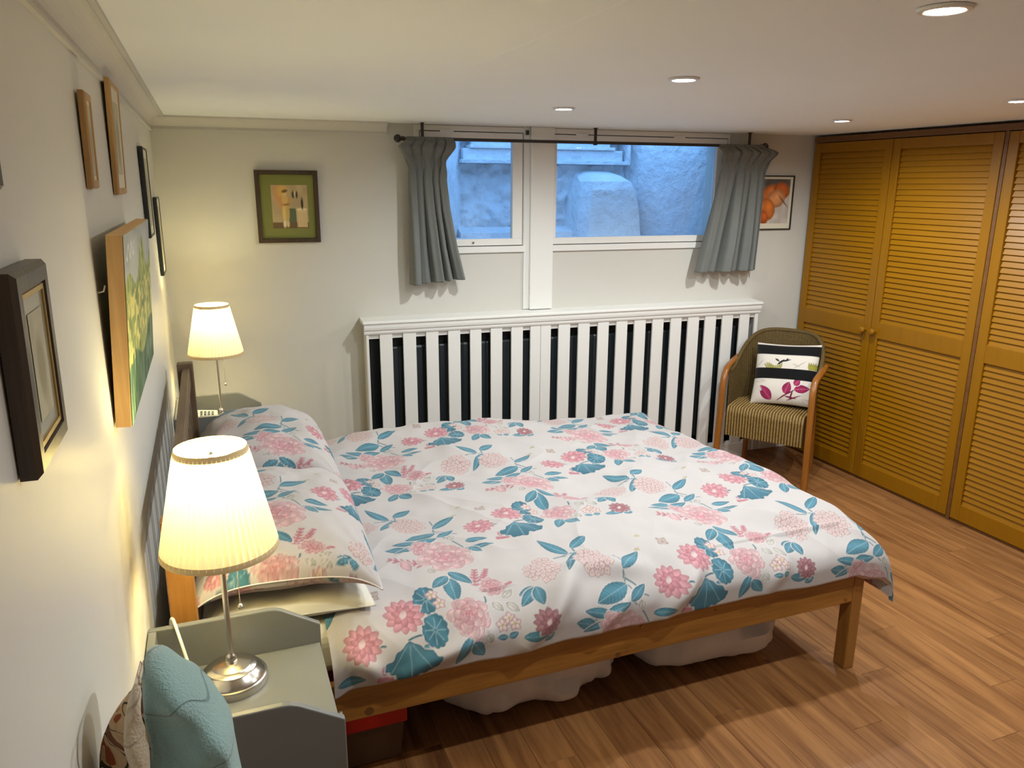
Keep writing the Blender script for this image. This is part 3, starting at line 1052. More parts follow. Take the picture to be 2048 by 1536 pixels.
    def hydrangea(self, c, r, seed=1):
        w = self.win(c[0], c[1], r * 1.25)
        if w is None:
            return
        sl_, X, Y = w
        rg = np.random.default_rng(seed)
        g = np.arange(-6, 7) * r * 0.27
        pts = np.array([(a + rg.uniform(-.25, .25) * r * .27 + (0.135 * r if (j % 2) else 0), b_ + rg.uniform(-.25, .25) * r * .27) for j, b_ in enumerate(g) for a in g])
        pts = pts[np.hypot(pts[:, 0], pts[:, 1]) < r * 0.92] + np.array(c)
        d1 = np.full(X.shape, 9.0); d2 = np.full(X.shape, 9.0)
        for (a, b_) in pts:
            dx, dy = X - a, Y - b_
            d = np.hypot(dx, dy) * (1 + 0.16 * np.cos(4 * np.arctan2(dy, dx) + a * 900))
            d2 = np.minimum(d2, np.maximum(d, d1)); d1 = np.minimum(d1, d)
        sd = d1 - r * 0.165
        self.put(sl_, sd - 0.002, WHITE)
        self.put(sl_, sd, PALE)
        edge = (d2 - d1) * 0.5 - 0.0009
        self.put(sl_, np.maximum(edge, sd), PINK * 0.55 + GREY * 0.35)
        self.put(sl_, np.maximum(np.abs(sd) - 0.0010, sd - 0.001), PINK * 0.6 + GREY * 0.35)
        self.put(sl_, d1 - 0.0014, PINK_D * 0.75)

    def ginkgo(self, p, q, wid):
        p = np.array(p); q = np.array(q)
        ax = q - p
        Ln = np.hypot(*ax)
        w = self.win(p[0] + ax[0] * 0.5, p[1] + ax[1] * 0.5, Ln * 1.2)
        if w is None:
            return
        sl_, X, Y = w
        t = ((X - p[0]) * ax[0] + (Y - p[1]) * ax[1]) / Ln
        n = (-(X - p[0]) * ax[1] + (Y - p[1]) * ax[0]) / Ln
        rad = np.hypot(t, n); an = np.arctan2(n, t)
        edge = Ln * (0.94 - 0.12 * np.abs(an)) * (1 + 0.09 * np.abs(np.sin(an * 5.5 + 0.4)) + 0.025 * np.abs(np.sin(an * 15)) - 0.16 * np.exp(-((an - 0.25) / 0.10) ** 2) - 0.10 * np.exp(-((an + 0.45) / 0.08) ** 2))
        sd = np.maximum(rad - edge, (np.abs(an - 0.10 + 0.06 * np.sin(rad * 160)) - 0.92) * rad * 0.9)
        self.put(sl_, sd - 0.0035, WHITE)
        self.put(sl_, sd, TEAL_D * 0.9)
        u = np.clip(rad / Ln, 0, 1)[..., None]
        self.put(sl_, sd + 0.002, (TEAL * 0.85 + TEAL_L * 0.15) * (1 - u) + (TEAL * 0.55 + TEAL_D * 0.45) * u)
        v = np.abs(np.sin(an * 5.5)) * rad / 5.5 - 0.0009
        self.put(sl_, np.maximum(np.maximum(v, sd + 0.004), 0.12 * Ln - rad), TEAL_L)

    def scallop(self, c, r):
        w = self.win(c[0], c[1], r * 1.4)
        if w is None:
            return
        sl_, X, Y = w
        dx, dy = (X - c[0]) * 1.15, (Y - c[1]) * 0.85
        rad = np.hypot(dx, dy); an = np.arctan2(dy, dx)
        edge = r * (0.95 + 0.09 * np.abs(np.sin(an * 6.5)))
        sd = rad - edge
        self.put(sl_, sd - 0.003, WHITE)
        self.put(sl_, sd, TEAL_D * 0.9)
        k = (0.5 + 0.5 * np.sin(dx * 110 + dy * 70))[..., None]
        self.put(sl_, sd + 0.0018, TEAL * (0.75 + 0.15 * k) + TEAL_D * 0.18)
        v = np.abs(np.sin(an * 4 + 0.5)) * rad / 4 - 0.0010
        self.put(sl_, np.maximum(np.maximum(v, sd + 0.008), 0.1 * r - rad), TEAL_L)

    def flower(self, c, r):
        for k in range(5):
            a = 2 * PI * k / 5 + 0.3
            self.leaf(c, (c[0] + r * math.cos(a), c[1] + r * math.sin(a)), r * 0.75, PALE, PINK * 0.8, PINK_L, halo=(k == 0), veins=False)
        w = self.win(c[0], c[1], r * 0.5)
        if w:
            self.put(w[0], np.hypot(w[1] - c[0], w[2] - c[1]) - r * 0.2, YELL * 0.95)

    def stem(self, p, q, wd_):
        p = np.array(p); q = np.array(q); ax = q - p; Ln = max(np.hypot(*ax), 1e-4)
        w = self.win((p[0] + q[0]) / 2, (p[1] + q[1]) / 2, Ln / 2 + 0.02)
        if w is None:
            return
        sl_, X, Y = w
        t = np.clip(((X - p[0]) * ax[0] + (Y - p[1]) * ax[1]) / Ln ** 2, 0, 1)
        bow = 0.06 * Ln * np.sin(PI * t)
        d = np.hypot(X - p[0] - ax[0] * t + ax[1] / Ln * bow, Y - p[1] - ax[1] * t - ax[0] / Ln * bow) - wd_ / 2
        self.put(sl_, d - 0.002, WHITE)
        self.put(sl_, d, TEAL * 0.62 + GREY * 0.2)

    def frond(self, p, q):
        p = np.array(p); q = np.array(q); ax = q - p
        Ln = np.hypot(*ax)
        nrm = np.array([-ax[1], ax[0]]) / max(Ln, 1e-4)
        for k in range(6):
            t = k / 6
            c = p + ax * t
            for s in (-1, 1):
                e_ = c + ax * 0.14 + nrm * s * Ln * 0.20 * (1 - 0.6 * t)
                self.leaf(c, e_, 0.008, PINK * 0.95, PINK_D, PINK_L, halo=False, veins=False)
        self.leaf(p, q, 0.006, PINK, PINK_D, PINK_L, halo=False, veins=False)

    def butterfly(self, c, r):
        for (a, s) in ((0.9, 1.0), (2.0, 0.95), (-0.5, 0.7), (3.4, 0.7)):
            q = (c[0] + r * s * math.cos(a), c[1] + r * s * math.sin(a))
            self.leaf(c, q, r * 0.62, PALE * 0.97, np.array([158, 132, 112]) / 255, GREY, halo=False, veins=True)

    def bug(self, c, r):
        self.leaf((c[0] - r, c[1] - r * .4), (c[0] + r, c[1] + r * .5), r * 0.8, YELL, YELL * 0.8, WHITE, halo=False)
        self.leaf((c[0] - r * .3, c[1]), (c[0] + r * .9, c[1] - r * .5), r * 0.5, YELL, YELL * 0.8, WHITE, halo=False)

    def element(self, e, dx, dy):
        k = e[0]
        T = lambda p: (p[0] + dx, p[1] + dy)
        if k == 'leaf':
            f_, l_, h_ = {'t': (TEAL, TEAL_D, TEAL_L), 'k': (PINK_L * 0.5 + PINK * 0.5, PINK_D, PINK_L), 'g': (np.array([232, 226, 218]) / 255, GREY, GREY * 1.1)}[e[4]]
            self.leaf(T(e[1]), T(e[2]), e[3] * 1.08, f_, l_, h_, ser=0.06 if e[4] == 't' else 0)
        elif k == 'lotus':
            self.lotus(T(e[1]), e[2], e[3])
        elif k == 'peony':
            self.peony(T(e[1]), e[2])
        elif k == 'hydrangea':
            self.hydrangea(T(e[1]), e[2], int(e[1][0] * 100))
        elif k == 'ginkgo':
            self.ginkgo(T(e[1]), T(e[2]), e[3])
        elif k == 'scallop':
            self.scallop(T(e[1]), e[2])
        elif k == 'flower':
            self.flower(T(e[1]), e[2])
        elif k == 'stem':
            self.stem(T(e[1]), T(e[2]), e[3])
        elif k == 'frond':
            self.frond(T(e[1]), T(e[2]))
        elif k == 'butterfly':
            self.butterfly(T(e[1]), e[2])
        elif k == 'bug':
            self.bug(T(e[1]), e[2] * 0.65)


cv = Canvas(canvas, CX0, CY0, RES)
offs = []
for i in range(-4, 5):
    for j in range(-3, 7):
        dx, dy = LA[0] * i + LB[0] * j, LA[1] * i + LB[1] * j
        if CX0 - 1.3 < dx + 0.5 < CX0 + CW + 0.6 and CY0 - 0.7 < dy < CY0 + CH + 0.2:
            offs.append((dx, dy))
for e in sorted(ELEMENTS, key=lambda e: {'stem': 0, 'frond': 1, 'leaf': 2, 'ginkgo': 3, 'scallop': 3, 'hydrangea': 4}.get(e[0], 5)):
    for (dx, dy) in offs:
        cv.element(e, dx, dy)


def to_lin(a):
    a = np.clip(a, 0, 1)
    return np.where(a <= 0.04045, a / 12.92, ((a + 0.055) / 1.055) ** 2.4)


canvas_lin = (to_lin(canvas) * 0.60).astype(np.float32)


def sample(arr, x0, y0, res, u, v):
    h, w, _ = arr.shape
    x = np.clip((u - x0) / res - 0.5, 0, w - 1.001); y = np.clip((v - y0) / res - 0.5, 0, h - 1.001)
    xi = x.astype(int); yi = y.astype(int)
    fx = (x - xi)[..., None]; fy = (y - yi)[..., None]
    return (arr[yi, xi] * (1 - fx) + arr[yi, xi + 1] * fx) * (1 - fy) + (arr[yi + 1, xi] * (1 - fx) + arr[yi + 1, xi + 1] * fx) * fy


def cloth_mesh(name, P, colors, material, parent=None, wrap=False, org=None, local=False):
    """dense cloth from an (nu,nv,3) array with per-vertex print colour"""
    nu, nv = P.shape[:2]
    if org is None:
        if parent is not None:
            org = Vector((0, 0, 0)) if local else ORG[parent.name]
        else:
            lo, hi = P.reshape(-1, 3).min(0), P.reshape(-1, 3).max(0)
            org = Vector(((lo[0] + hi[0]) / 2, (lo[1] + hi[1]) / 2, lo[2]))
    V = (P.reshape(-1, 3) - np.array(org)).astype(np.float32)
    ii, jj = np.meshgrid(np.arange(nu if wrap else nu - 1), np.arange(nv - 1), indexing='ij')
    i2 = (ii + 1) % nu
    F = np.stack([ii * nv + jj, i2 * nv + jj, i2 * nv + jj + 1, ii * nv + jj + 1], -1).reshape(-1, 4)
    me = bpy.data.meshes.new(name)
    me.vertices.add(len(V)); me.vertices.foreach_set('co', V.ravel())
    me.loops.add(F.size); me.loops.foreach_set('vertex_index', F.ravel().astype(np.int32))
    me.polygons.add(len(F)); me.polygons.foreach_set('loop_start', (np.arange(len(F)) * 4).astype(np.int32))
    me.polygons.foreach_set('use_smooth', np.ones(len(F), bool))
    me.update(calc_edges=True)
    if colors is not None:
        at = me.attributes.new('print', 'FLOAT_COLOR', 'POINT')
        c4 = np.ones((len(V), 4), np.float32); c4[:, :3] = colors.reshape(-1, 3)
        at.data.foreach_set('color', c4.ravel())
    me.materials.append(material)
    ob = bpy.data.objects.new(name, me)
    COL.objects.link(ob)
    if parent is not None:
        ob.parent = parent
    else:
        ob.location = org
    ORG[ob.name] = Vector(org)
    return ob


# ================================================================== BED
BX0, BX1 = 0.045, 2.312          # outer ends: headboard back, foot post
BY0, BY1 = 1.876, 3.436
bed = thing('bed_frame', 'honey pine double bed frame with slatted headboard and square legs', 'bed', (1.18, 2.656, 0))
RT, RB = 0.400, 0.278
# foot posts and head posts
for y in (BY0, BY1 - 0.056):
    b = MB(); b.box(BX1 - 0.046, BX1, y, y + 0.056, 0, 0.402); b.build('foot_post', M['pine_z'], bed, bevel=0.004)
    b = MB(); b.box(BX0, BX0 + 0.062, y + 0.004, y + 0.052, 0, 0.945 if y < 2 else 1.005); b.build('head_post', M['pine_z'] if y < 2 else M['head'], bed, bevel=0.004)  # far post takes the shade-darkened wood, near post plain pine
# side rails and foot rail
for y in (BY0 + 0.002, BY1 - 0.029):
    b = MB(); b.box(BX0 + 0.0625, BX1 - 0.0465, y, y + 0.027, RB, RT); r_ = b.build('side_rail', M['pine'], bed, bevel=0.003)
    if y < 2:
        for (x, z) in ((1.392, 0.372), (2.235, 0.296)):
            b = MB(); b.tube([(x, y - 0.0005, z), (x, y - 0.003, z)], 0.006, 10); b.build('dowel', M['pine_y'], r_)
        for (x, z, rr) in ((0.52, 0.297, 0.013), (1.31, 0.288, 0.010), (1.67, 0.372, 0.004)):
            b = MB(); b.tube([(x, y + 0.001, z), (x, y - 0.0006, z)], rr, 12); b.build('knot', M['ward_dark'], r_)
b = MB(); b.box(BX1 - 0.038, BX1 - 0.010, BY0 + 0.0565, BY1 - 0.0565, RB, RT); b.build('foot_rail', M['pine_y'], bed, bevel=0.003)
# headboard rails and slats
for (z0, z1) in ((0.915, 0.985), (0.62, 0.69), (0.28, 0.40)):
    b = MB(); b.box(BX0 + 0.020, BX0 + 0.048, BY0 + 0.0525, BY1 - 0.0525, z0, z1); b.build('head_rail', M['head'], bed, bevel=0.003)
for k in range(9):
    y = BY0 + 0.14 + k * 0.155
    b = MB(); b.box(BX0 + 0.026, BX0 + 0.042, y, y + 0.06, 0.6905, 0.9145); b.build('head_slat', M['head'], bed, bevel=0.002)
# base slats carrying the mattress
for k in range(13):
    x = 0.18 + k * 0.162
    b = MB(); b.box(x, x + 0.07, BY0 + 0.032, BY1 - 0.032, 0.362, 0.380); b.build('base_slat', M['pine_y'], bed)

# mattress in a cream sheet
b = MB(); b.box(0.125, 2.255, 1.945, 3.390, 0.3805, 0.535)
mt = tag(b.build('mattress', M['sheet'], bevel=0.055, seg=6), 'deep mattress in a cream fitted sheet on the pine bed', 'mattress')

# ------------------------------------------------------------------ duvet
HZ = 0.600
RQ = 0.105
STEP = 0.0028


def drape(t, r, cap):
    """t = distance past the start of the bend; returns outward travel, drop"""
    a = np.clip(t / r, 0, PI / 2)
    out = np.where(t <= 0, t, r * np.sin(a))
    drop = np.where(t <= 0, 0, r * (1 - np.cos(a)))
    ex = np.maximum(t - r * PI / 2, 0)
    return out, drop + ex


_th = np.linspace(0, PI / 2, 400)
_ay = 2.155 - 0.30 * np.cos(_th)
_az = 0.448 + 0.14 * np.sin(_th)
_al = np.concatenate([[0], np.cumsum(np.hypot(np.diff(_ay), np.diff(_az)))])
QB = 0.06 + _al[-1]               # fabric coordinate where the flat top begins (near side)
p = np.arange(0.425, 2.56, STEP)           # along the bed
q = np.arange(0.0, 1.86, STEP)             # from near hem over to the far hem
Pp, Qq = np.meshgrid(p, q, indexing='ij')
near = QB - Qq
yq = np.where(q < QB, np.interp(q - 0.06, _al, _ay), 2.155 + (q - QB))
zq = np.where(q < 0.06, 0.388 + q, np.interp(q - 0.06, _al, _az))
FAR0 = QB + (3.417 - 2.155)
yf, df = drape(q - FAR0, 0.08, 0)
yq = np.where(q > FAR0, 3.417 + yf, yq)
zq = np.where(q > FAR0, 0.588 - df, zq)
Y = np.broadcast_to(yq[None, :], Pp.shape).copy()
dY = np.broadcast_to((0.588 - zq)[None, :], Pp.shape)
# foot drape in x
xf, dx_ = drape(Pp - 2.272, 0.075, 0)
X = 2.272 + xf
drop = (dX3 := np.maximum(dx_, 0) ** 2.6 + np.maximum(dY, 0) ** 2.6) ** (1 / 2.6)
top = 0.588 - 0.010 * smooth01((Pp - 1.0) / 1.2) + 0.018 * smooth01((Qq - 0.9) / 0.7) * (1 - smooth01((Pp - 1.2) / 0.9)) - 0.022 * smooth01((Qq - 0.9) / 0.6) * smooth01((Pp - 1.6) / 0.6)
flat = 1 - smooth01(drop / 0.10)
puff = 0.044 * vnoise(Pp, Qq, 21, 3.1) + 0.026 * vnoise(Pp + 3, Qq, 22, 6.5) + 0.008 * vnoise(Pp, Qq + 5, 23, 15.0)
# ridged creases
def ridge(seed, sc, ang, st=4.0):
    u = Pp * math.cos(ang) + Qq * math.sin(ang); v = -Pp * math.sin(ang) + Qq * math.cos(ang)
    n = vnoise(u * st, v, seed, sc)
    return 1 - np.abs(n) * 2


cre = 0.010 * ridge(31, 2.6, 0.7, 1.6) ** 3 + 0.008 * ridge(32, 3.0, -0.5, 1.5) ** 3 - 0.008
Z = top - drop + (puff + cre) * (0.35 + 0.65 * flat)


def fold(x0, q0, x1, q1, h, wd_):
    """one pushed-up crease between two fabric points"""
    d = np.array([x1 - x0, q1 - q0]); Ln = np.hypot(*d)
    t = np.clip(((Pp - x0) * d[0] + (Qq - q0) * d[1]) / Ln ** 2, 0, 1)
    n = np.hypot(Pp - x0 - d[0] * t, Qq - q0 - d[1] * t)
    return h * np.exp(-(n / wd_) ** 2) * (0.25 + 0.75 * np.sin(PI * (0.15 + 0.8 * t)))


F = fold(0.98, 0.03, 1.20, 0.235, 0.040, 0.034) + fold(1.20, 0.235, 1.42, 0.20, 0.024, 0.034) + fold(1.45, 0.02, 1.62, 0.18, 0.036, 0.032) + fold(0.62, 0.02, 0.86, 0.10, 0.030, 0.030) + fold(0.48, 0.10, 0.56, 0.02, 0.022, 0.03) + fold(1.85, 0.02, 1.95, 0.14, 0.016, 0.03) + fold(1.22, 0.02, 1.34, 0.12, 0.016, 0.022)
F = F * 1.4
side = smooth01((near - 0.12) / 0.20)
Y = Y - F * side * 0.8 - side * (0.008 + 0.012 * vnoise(Pp, Qq * 0.4, 41, 6.5))
Z = Z + F * (1 - 0.6 * side)
foots = smooth01((Pp - 2.26) / 0.10)
X = X + foots * (0.012 * vnoise(Qq, Pp * 0.4, 43, 6.0) + 0.010)
# gathered tip at the near foot corner
wc = smooth01((Pp - 2.22) / 0.30) * smooth01((0.30 - Qq) / 0.30)
X = X + 0.055 * wc
Y = Y - 0.010 * wc
Z = Z - 0.018 * wc + 0.010 * np.sin(Pp * 60 + Qq * 40) * wc * 0.5
# hem heights: trim the near and foot hems by pulling fabric up along itself
Z = np.maximum(Z, 0.300)
hemn = np.interp(Pp, [0.42, 0.9, 1.3, 2.0, 2.25, 2.35, 2.56], [0.386, 0.384, 0.394, 0.400, 0.404, 0.37, 0.315])
kk = smooth01((near - 0.14) / 0.27)
Z = Z + (hemn - 0.388) * kk * (1 - foots * 0.6)
# head edge rolled down between the pillows
hd = smooth01((0.50 - Pp) / 0.075)
Z = Z - 0.022 * hd ** 2
inside = (Pp < 2.26) & (Y > 1.975) & (Y < 3.40)
Z = np.where(inside, np.maximum(Z, 0.549), Z)
# rolled hem tucked back under
tuck = np.clip((0.018 - Qq) / 0.018, 0, 1)
Y = Y + 0.020 * tuck ** 2
P3 = np.stack([X, Y, Z], -1)
colr = sample(canvas_lin, CX0, CY0, RES, Pp, Qq)
# plain white piped hem
hem = (np.clip((0.010 - Qq) / 0.004, 0, 1))[..., None]
colr = colr * (1 - hem) + to_lin(np.array([226, 220, 218]) / 255) * 0.8 * hem
duvet = cloth_mesh('duvet', P3, colr, M['floral'])
tag(duvet, 'white duvet printed with pink flowers and teal leaves, spread over the bed', 'duvet')


# ------------------------------------------------------------------ pillows
def pillow(name, c, half, T, tilt, rz, label, group, material, uv=None, n=150, flop=0.0, floral=True, seed=5):
    u = np.linspace(-1, 1, n); v = np.linspace(-1, 1, int(n * half[1] / half[0]))
    U, V_ = np.meshgrid(u, v, indexing='ij')
    def side(sgn):
        ed = np.clip((1 - np.abs(U) ** 2.6), 0, 1) * np.clip((1 - np.abs(V_) ** 3.0), 0, 1)
        h = T * ed ** 0.48
        nz = vnoise(U * 0.5, V_ * 0.8, seed, 5.0) * 0.030 + vnoise(U, V_, seed + 1, 6.0) * 0.008
        # pinch wrinkles running out of the corners
        rad = np.hypot(np.abs(U) - 1, np.abs(V_) - 1)
        an = np.arctan2(np.abs(V_) - 1, np.abs(U) - 1)
        nz = nz + 0.006 * np.sin(an * 16) * np.exp(-(rad / 0.5) ** 2)
        h = h * (1 + nz / T * 0.8)
        x = U * half[0] * (1 - 0.07 * (1 - U ** 2) * 0 - 0.05 * np.cos(V_ * PI / 2) * 0 - 0.06 * (1 - V_ ** 2) * 0) * (1 - 0.05 * np.cos(PI / 2 * V_))
        y = V_ * half[1] * (1 - 0.05 * np.cos(PI / 2 * U))
        z = sgn * h * (1.0 if sgn > 0 else 0.62) - flop * (np.abs(U) ** 4 * np.abs(V_) ** 2)
        return np.stack([x, y, z], -1)
    A, B_ = side(1), side(-1)
    ca, sa = math.cos(tilt), math.sin(tilt)
    Rz = Matrix.Rotation(rz, 3, 'Z') @ Matrix.Rotation(tilt, 3, 'Y')
    RR = np.array(Rz)
    tr = lambda Q: Q @ RR.T + np.array(c)
    root = thing(name, label, 'pillow', (c[0], c[1], c[2] - T * 0.62), group=group)
    cols = [None, None]
    if floral:
        for k_, (ou, ov) in enumerate((uv, (uv[0] + 0.2, uv[1] + 0.1))):
            cols[k_] = sample(canvas_lin, CX0, CY0, RES, ou + U * half[0] * 1.05 + np.sign(U) * 0.10 * np.abs(U) ** 6, ov + V_ * half[1] * 1.05 + np.sign(V_) * 0.11 * np.abs(V_) ** 8)
    cloth_mesh('top_side', tr(A), cols[0], material, root)
    Bf = tr(B_)[:, ::-1]
    cloth_mesh('under_side', Bf, None if cols[1] is None else cols[1][:, ::-1], material, root)
    # piped seam
    ring = [A[i, 0] for i in range(0, n, 4)] + [A[-1, j] for j in range(0, A.shape[1], 4)] + [A[i, -1] for i in range(n - 1, 0, -4)] + [A[0, j] for j in range(A.shape[1] - 1, 0, -4)]
    ring = [tuple(np.array(q_) @ RR.T + np.array(c)) for q_ in ring]
    b = MB(); b.tube(ring, 0.0022, 6, closed=True)
    b.build('piping', M['sheet' if not floral else 'bag'], root)
    return root


pillow('pillow', (0.335, 2.290, 0.584), (0.228, 0.340), 0.064, R(1), 0, 'plain cream pillow under the near floral pillow', 'stacked bed pillows', M['sheet'], floral=False, n=60, seed=61)
pillow('pillow', (0.335, 3.022, 0.584), (0.228, 0.340), 0.064, R(1), 0, 'plain cream pillow under the far floral pillow', 'stacked bed pillows', M['sheet'], floral=False, n=60, seed=63)
pillow('pillow', (0.350, 2.280, 0.712), (0.242, 0.366), 0.125, R(3), R(-2), 'plump floral pillow behind the near lamp', 'stacked bed pillows', M['floral'], uv=(0.86, 0.62), n=150, flop=0.05, seed=65)
pillow('pillow', (0.355, 3.040, 0.714), (0.240, 0.358), 0.130, R(2), R(1), 'plump floral pillow towards the window wall', 'stacked bed pillows', M['floral'], uv=(1.28, 1.20), n=150, flop=0.05, seed=67)

# ------------------------------------------------------------------ things stored under the bed
def bundle(label, x0, x1, y0, y1, z1, seed, sag):
    n, m_ = 70, 36
    P = np.zeros((n, m_, 3))
    for i in range(n):
        t = i / (n - 1)
        end = max(0.02, (1 - abs(2 * t - 1) ** 5)) ** 0.5
        for j in range(m_):
            a = 2 * PI * j / m_
            ca, sa = math.cos(a), math.sin(a)
            ry = (y1 - y0) / 2 * end; rz = z1 / 2 * end
            yy = (y0 + y1) / 2 + ry * math.copysign(abs(ca) ** 0.5, ca)
            zz = z1 / 2 + rz * math.copysign(abs(sa) ** 0.55, sa)
            P[i, j] = (lerp(x0, x1, t), yy, zz)
    N_ = vnoise(P[:, :, 0], P[:, :, 2] * 2 + P[:, :, 1], seed, 8.0) * 0.075 + vnoise(P[:, :, 0], P[:, :, 2] + P[:, :, 1] * 2, seed + 1, 20.0) * 0.03
    P[:, :, 1] -= np.where(P[:, :, 1] < (y0 + y1) / 2, 1, 0) * (N_ + 0.01)
    P[:, :, 2] = np.clip(P[:, :, 2] + N_ * 0.4 * (P[:, :, 2] > z1 * 0.4), 0.003, RB - 0.012)
    P[:, :, 2] = np.where(P[:, :, 2] < z1 * 0.5, P[:, :, 2] + sag * np.sin(P[:, :, 0] * 3.0 + seed) ** 2 * 0 + 0.0, P[:, :, 2])
    b = MB(); b.grid([[tuple(P[i, j]) for j in range(m_)] for i in range(n)], wrap_v=True)
    o_ = b.build('bedding_bundle', M['bag'])
    tag(o_, label, 'bedding', 'bedding bundles under the bed')


bundle('rumpled white bedding bundle under the bed, nearer the bedside table', 0.76, 1.490, 2.045, 2.75, 0.245, 71, 0.0)
bundle('rumpled white bedding bundle under the bed, nearer the foot leg', 1.500, 2.16, 2.035, 2.75, 0.25, 75, 0.0)
bx = thing('storage_box', 'brown storage box with a red lid under the head of the bed', 'box', (0.52, 2.20, 0))
b = MB(); b.prism([(0.40, 0.001), (0.635, 0.001), (0.65, 0.129), (0.385, 0.129)], 'y', 2.02, 2.38); b.build('body', M['brown_box'], bx, bevel=0.006)
b = MB(); b.prism([(0.378, 0.130), (0.657, 0.130), (0.657, 0.190), (0.60, 0.212), (0.43, 0.212), (0.378, 0.190)], 'y', 2.01, 2.39); b.build('lid', M['red'], bx, bevel=0.005)

# ================================================================== BEDSIDE TABLES
def bedside(label, y0):
    t = thing('bedside_table', label, 'bedside table', (0.20, y0 + 0.2, 0), group='grey bedside tables')
    W_, D_ = 0.40, 0.388
    side = [(0.003, 0.0), (D_ + 0.004, 0.0), (D_ + 0.004, 0.655), (0.302, 0.710), (0.286, 0.716), (0.270, 0.718), (0.003, 0.718)]
    for (a, c_) in ((y0, y0 + 0.017), (y0 + W_ - 0.017, y0 + W_)):
        b = MB(); b.prism(side, 'y', a, c_); b.build('side_panel', M['grey'], t, bevel=0.003)
    b = MB(); b.box(0.003, 0.021, y0 + 0.0175, y0 + W_ - 0.0175, 0.05, 0.718); b.build('back_panel', M['grey'], t, bevel=0.003)
    b = MB(); b.box(0.0215, D_, y0 + 0.0175, y0 + W_ - 0.0175, 0.586, 0.604); b.build('top', M['grey'], t, bevel=0.0015)
    b = MB(); b.box(0.0215, D_ - 0.01, y0 + 0.0175, y0 + W_ - 0.0175, 0.05, 0.068); b.build('bottom_shelf', M['grey'], t)
    b = MB(); b.box(D_ - 0.017, D_ + 0.001, y0 + 0.020, y0 + W_ - 0.020, 0.43, 0.583); d = b.build('drawer', M['grey'], t, bevel=0.002)
    b = MB(); b.lathe([(0.006, 0), (0.006, 0.010), (0.013, 0.016), (0.013, 0.022), (0, 0.026)], 16, M=Matrix.Translation((D_ + 0.001, y0 + 0.2, 0.51)) @ Matrix.Rotation(R(90), 4, 'Y')); b.build('knob', M['nickel'], d)
    b = MB(); b.box(D_ - 0.017, D_ + 0.001, y0 + 0.020, y0 + W_ - 0.020, 0.072, 0.427); d = b.build('door', M['grey'], t, bevel=0.002)
    b = MB(); b.lathe([(0.006, 0), (0.006, 0.010), (0.013, 0.016), (0.013, 0.022), (0, 0.026)], 16, M=Matrix.Translation((D_ + 0.001, y0 + 0.06, 0.30)) @ Matrix.Rotation(R(90), 4, 'Y')); b.build('knob', M['nickel'], d)
    return t


NS0, NS1 = 1.402, 3.566
bedside('grey painted bedside table with raised side panels, close to the viewer', NS0)
bedside('grey painted bedside table in the far corner beyond the pillows', NS1)


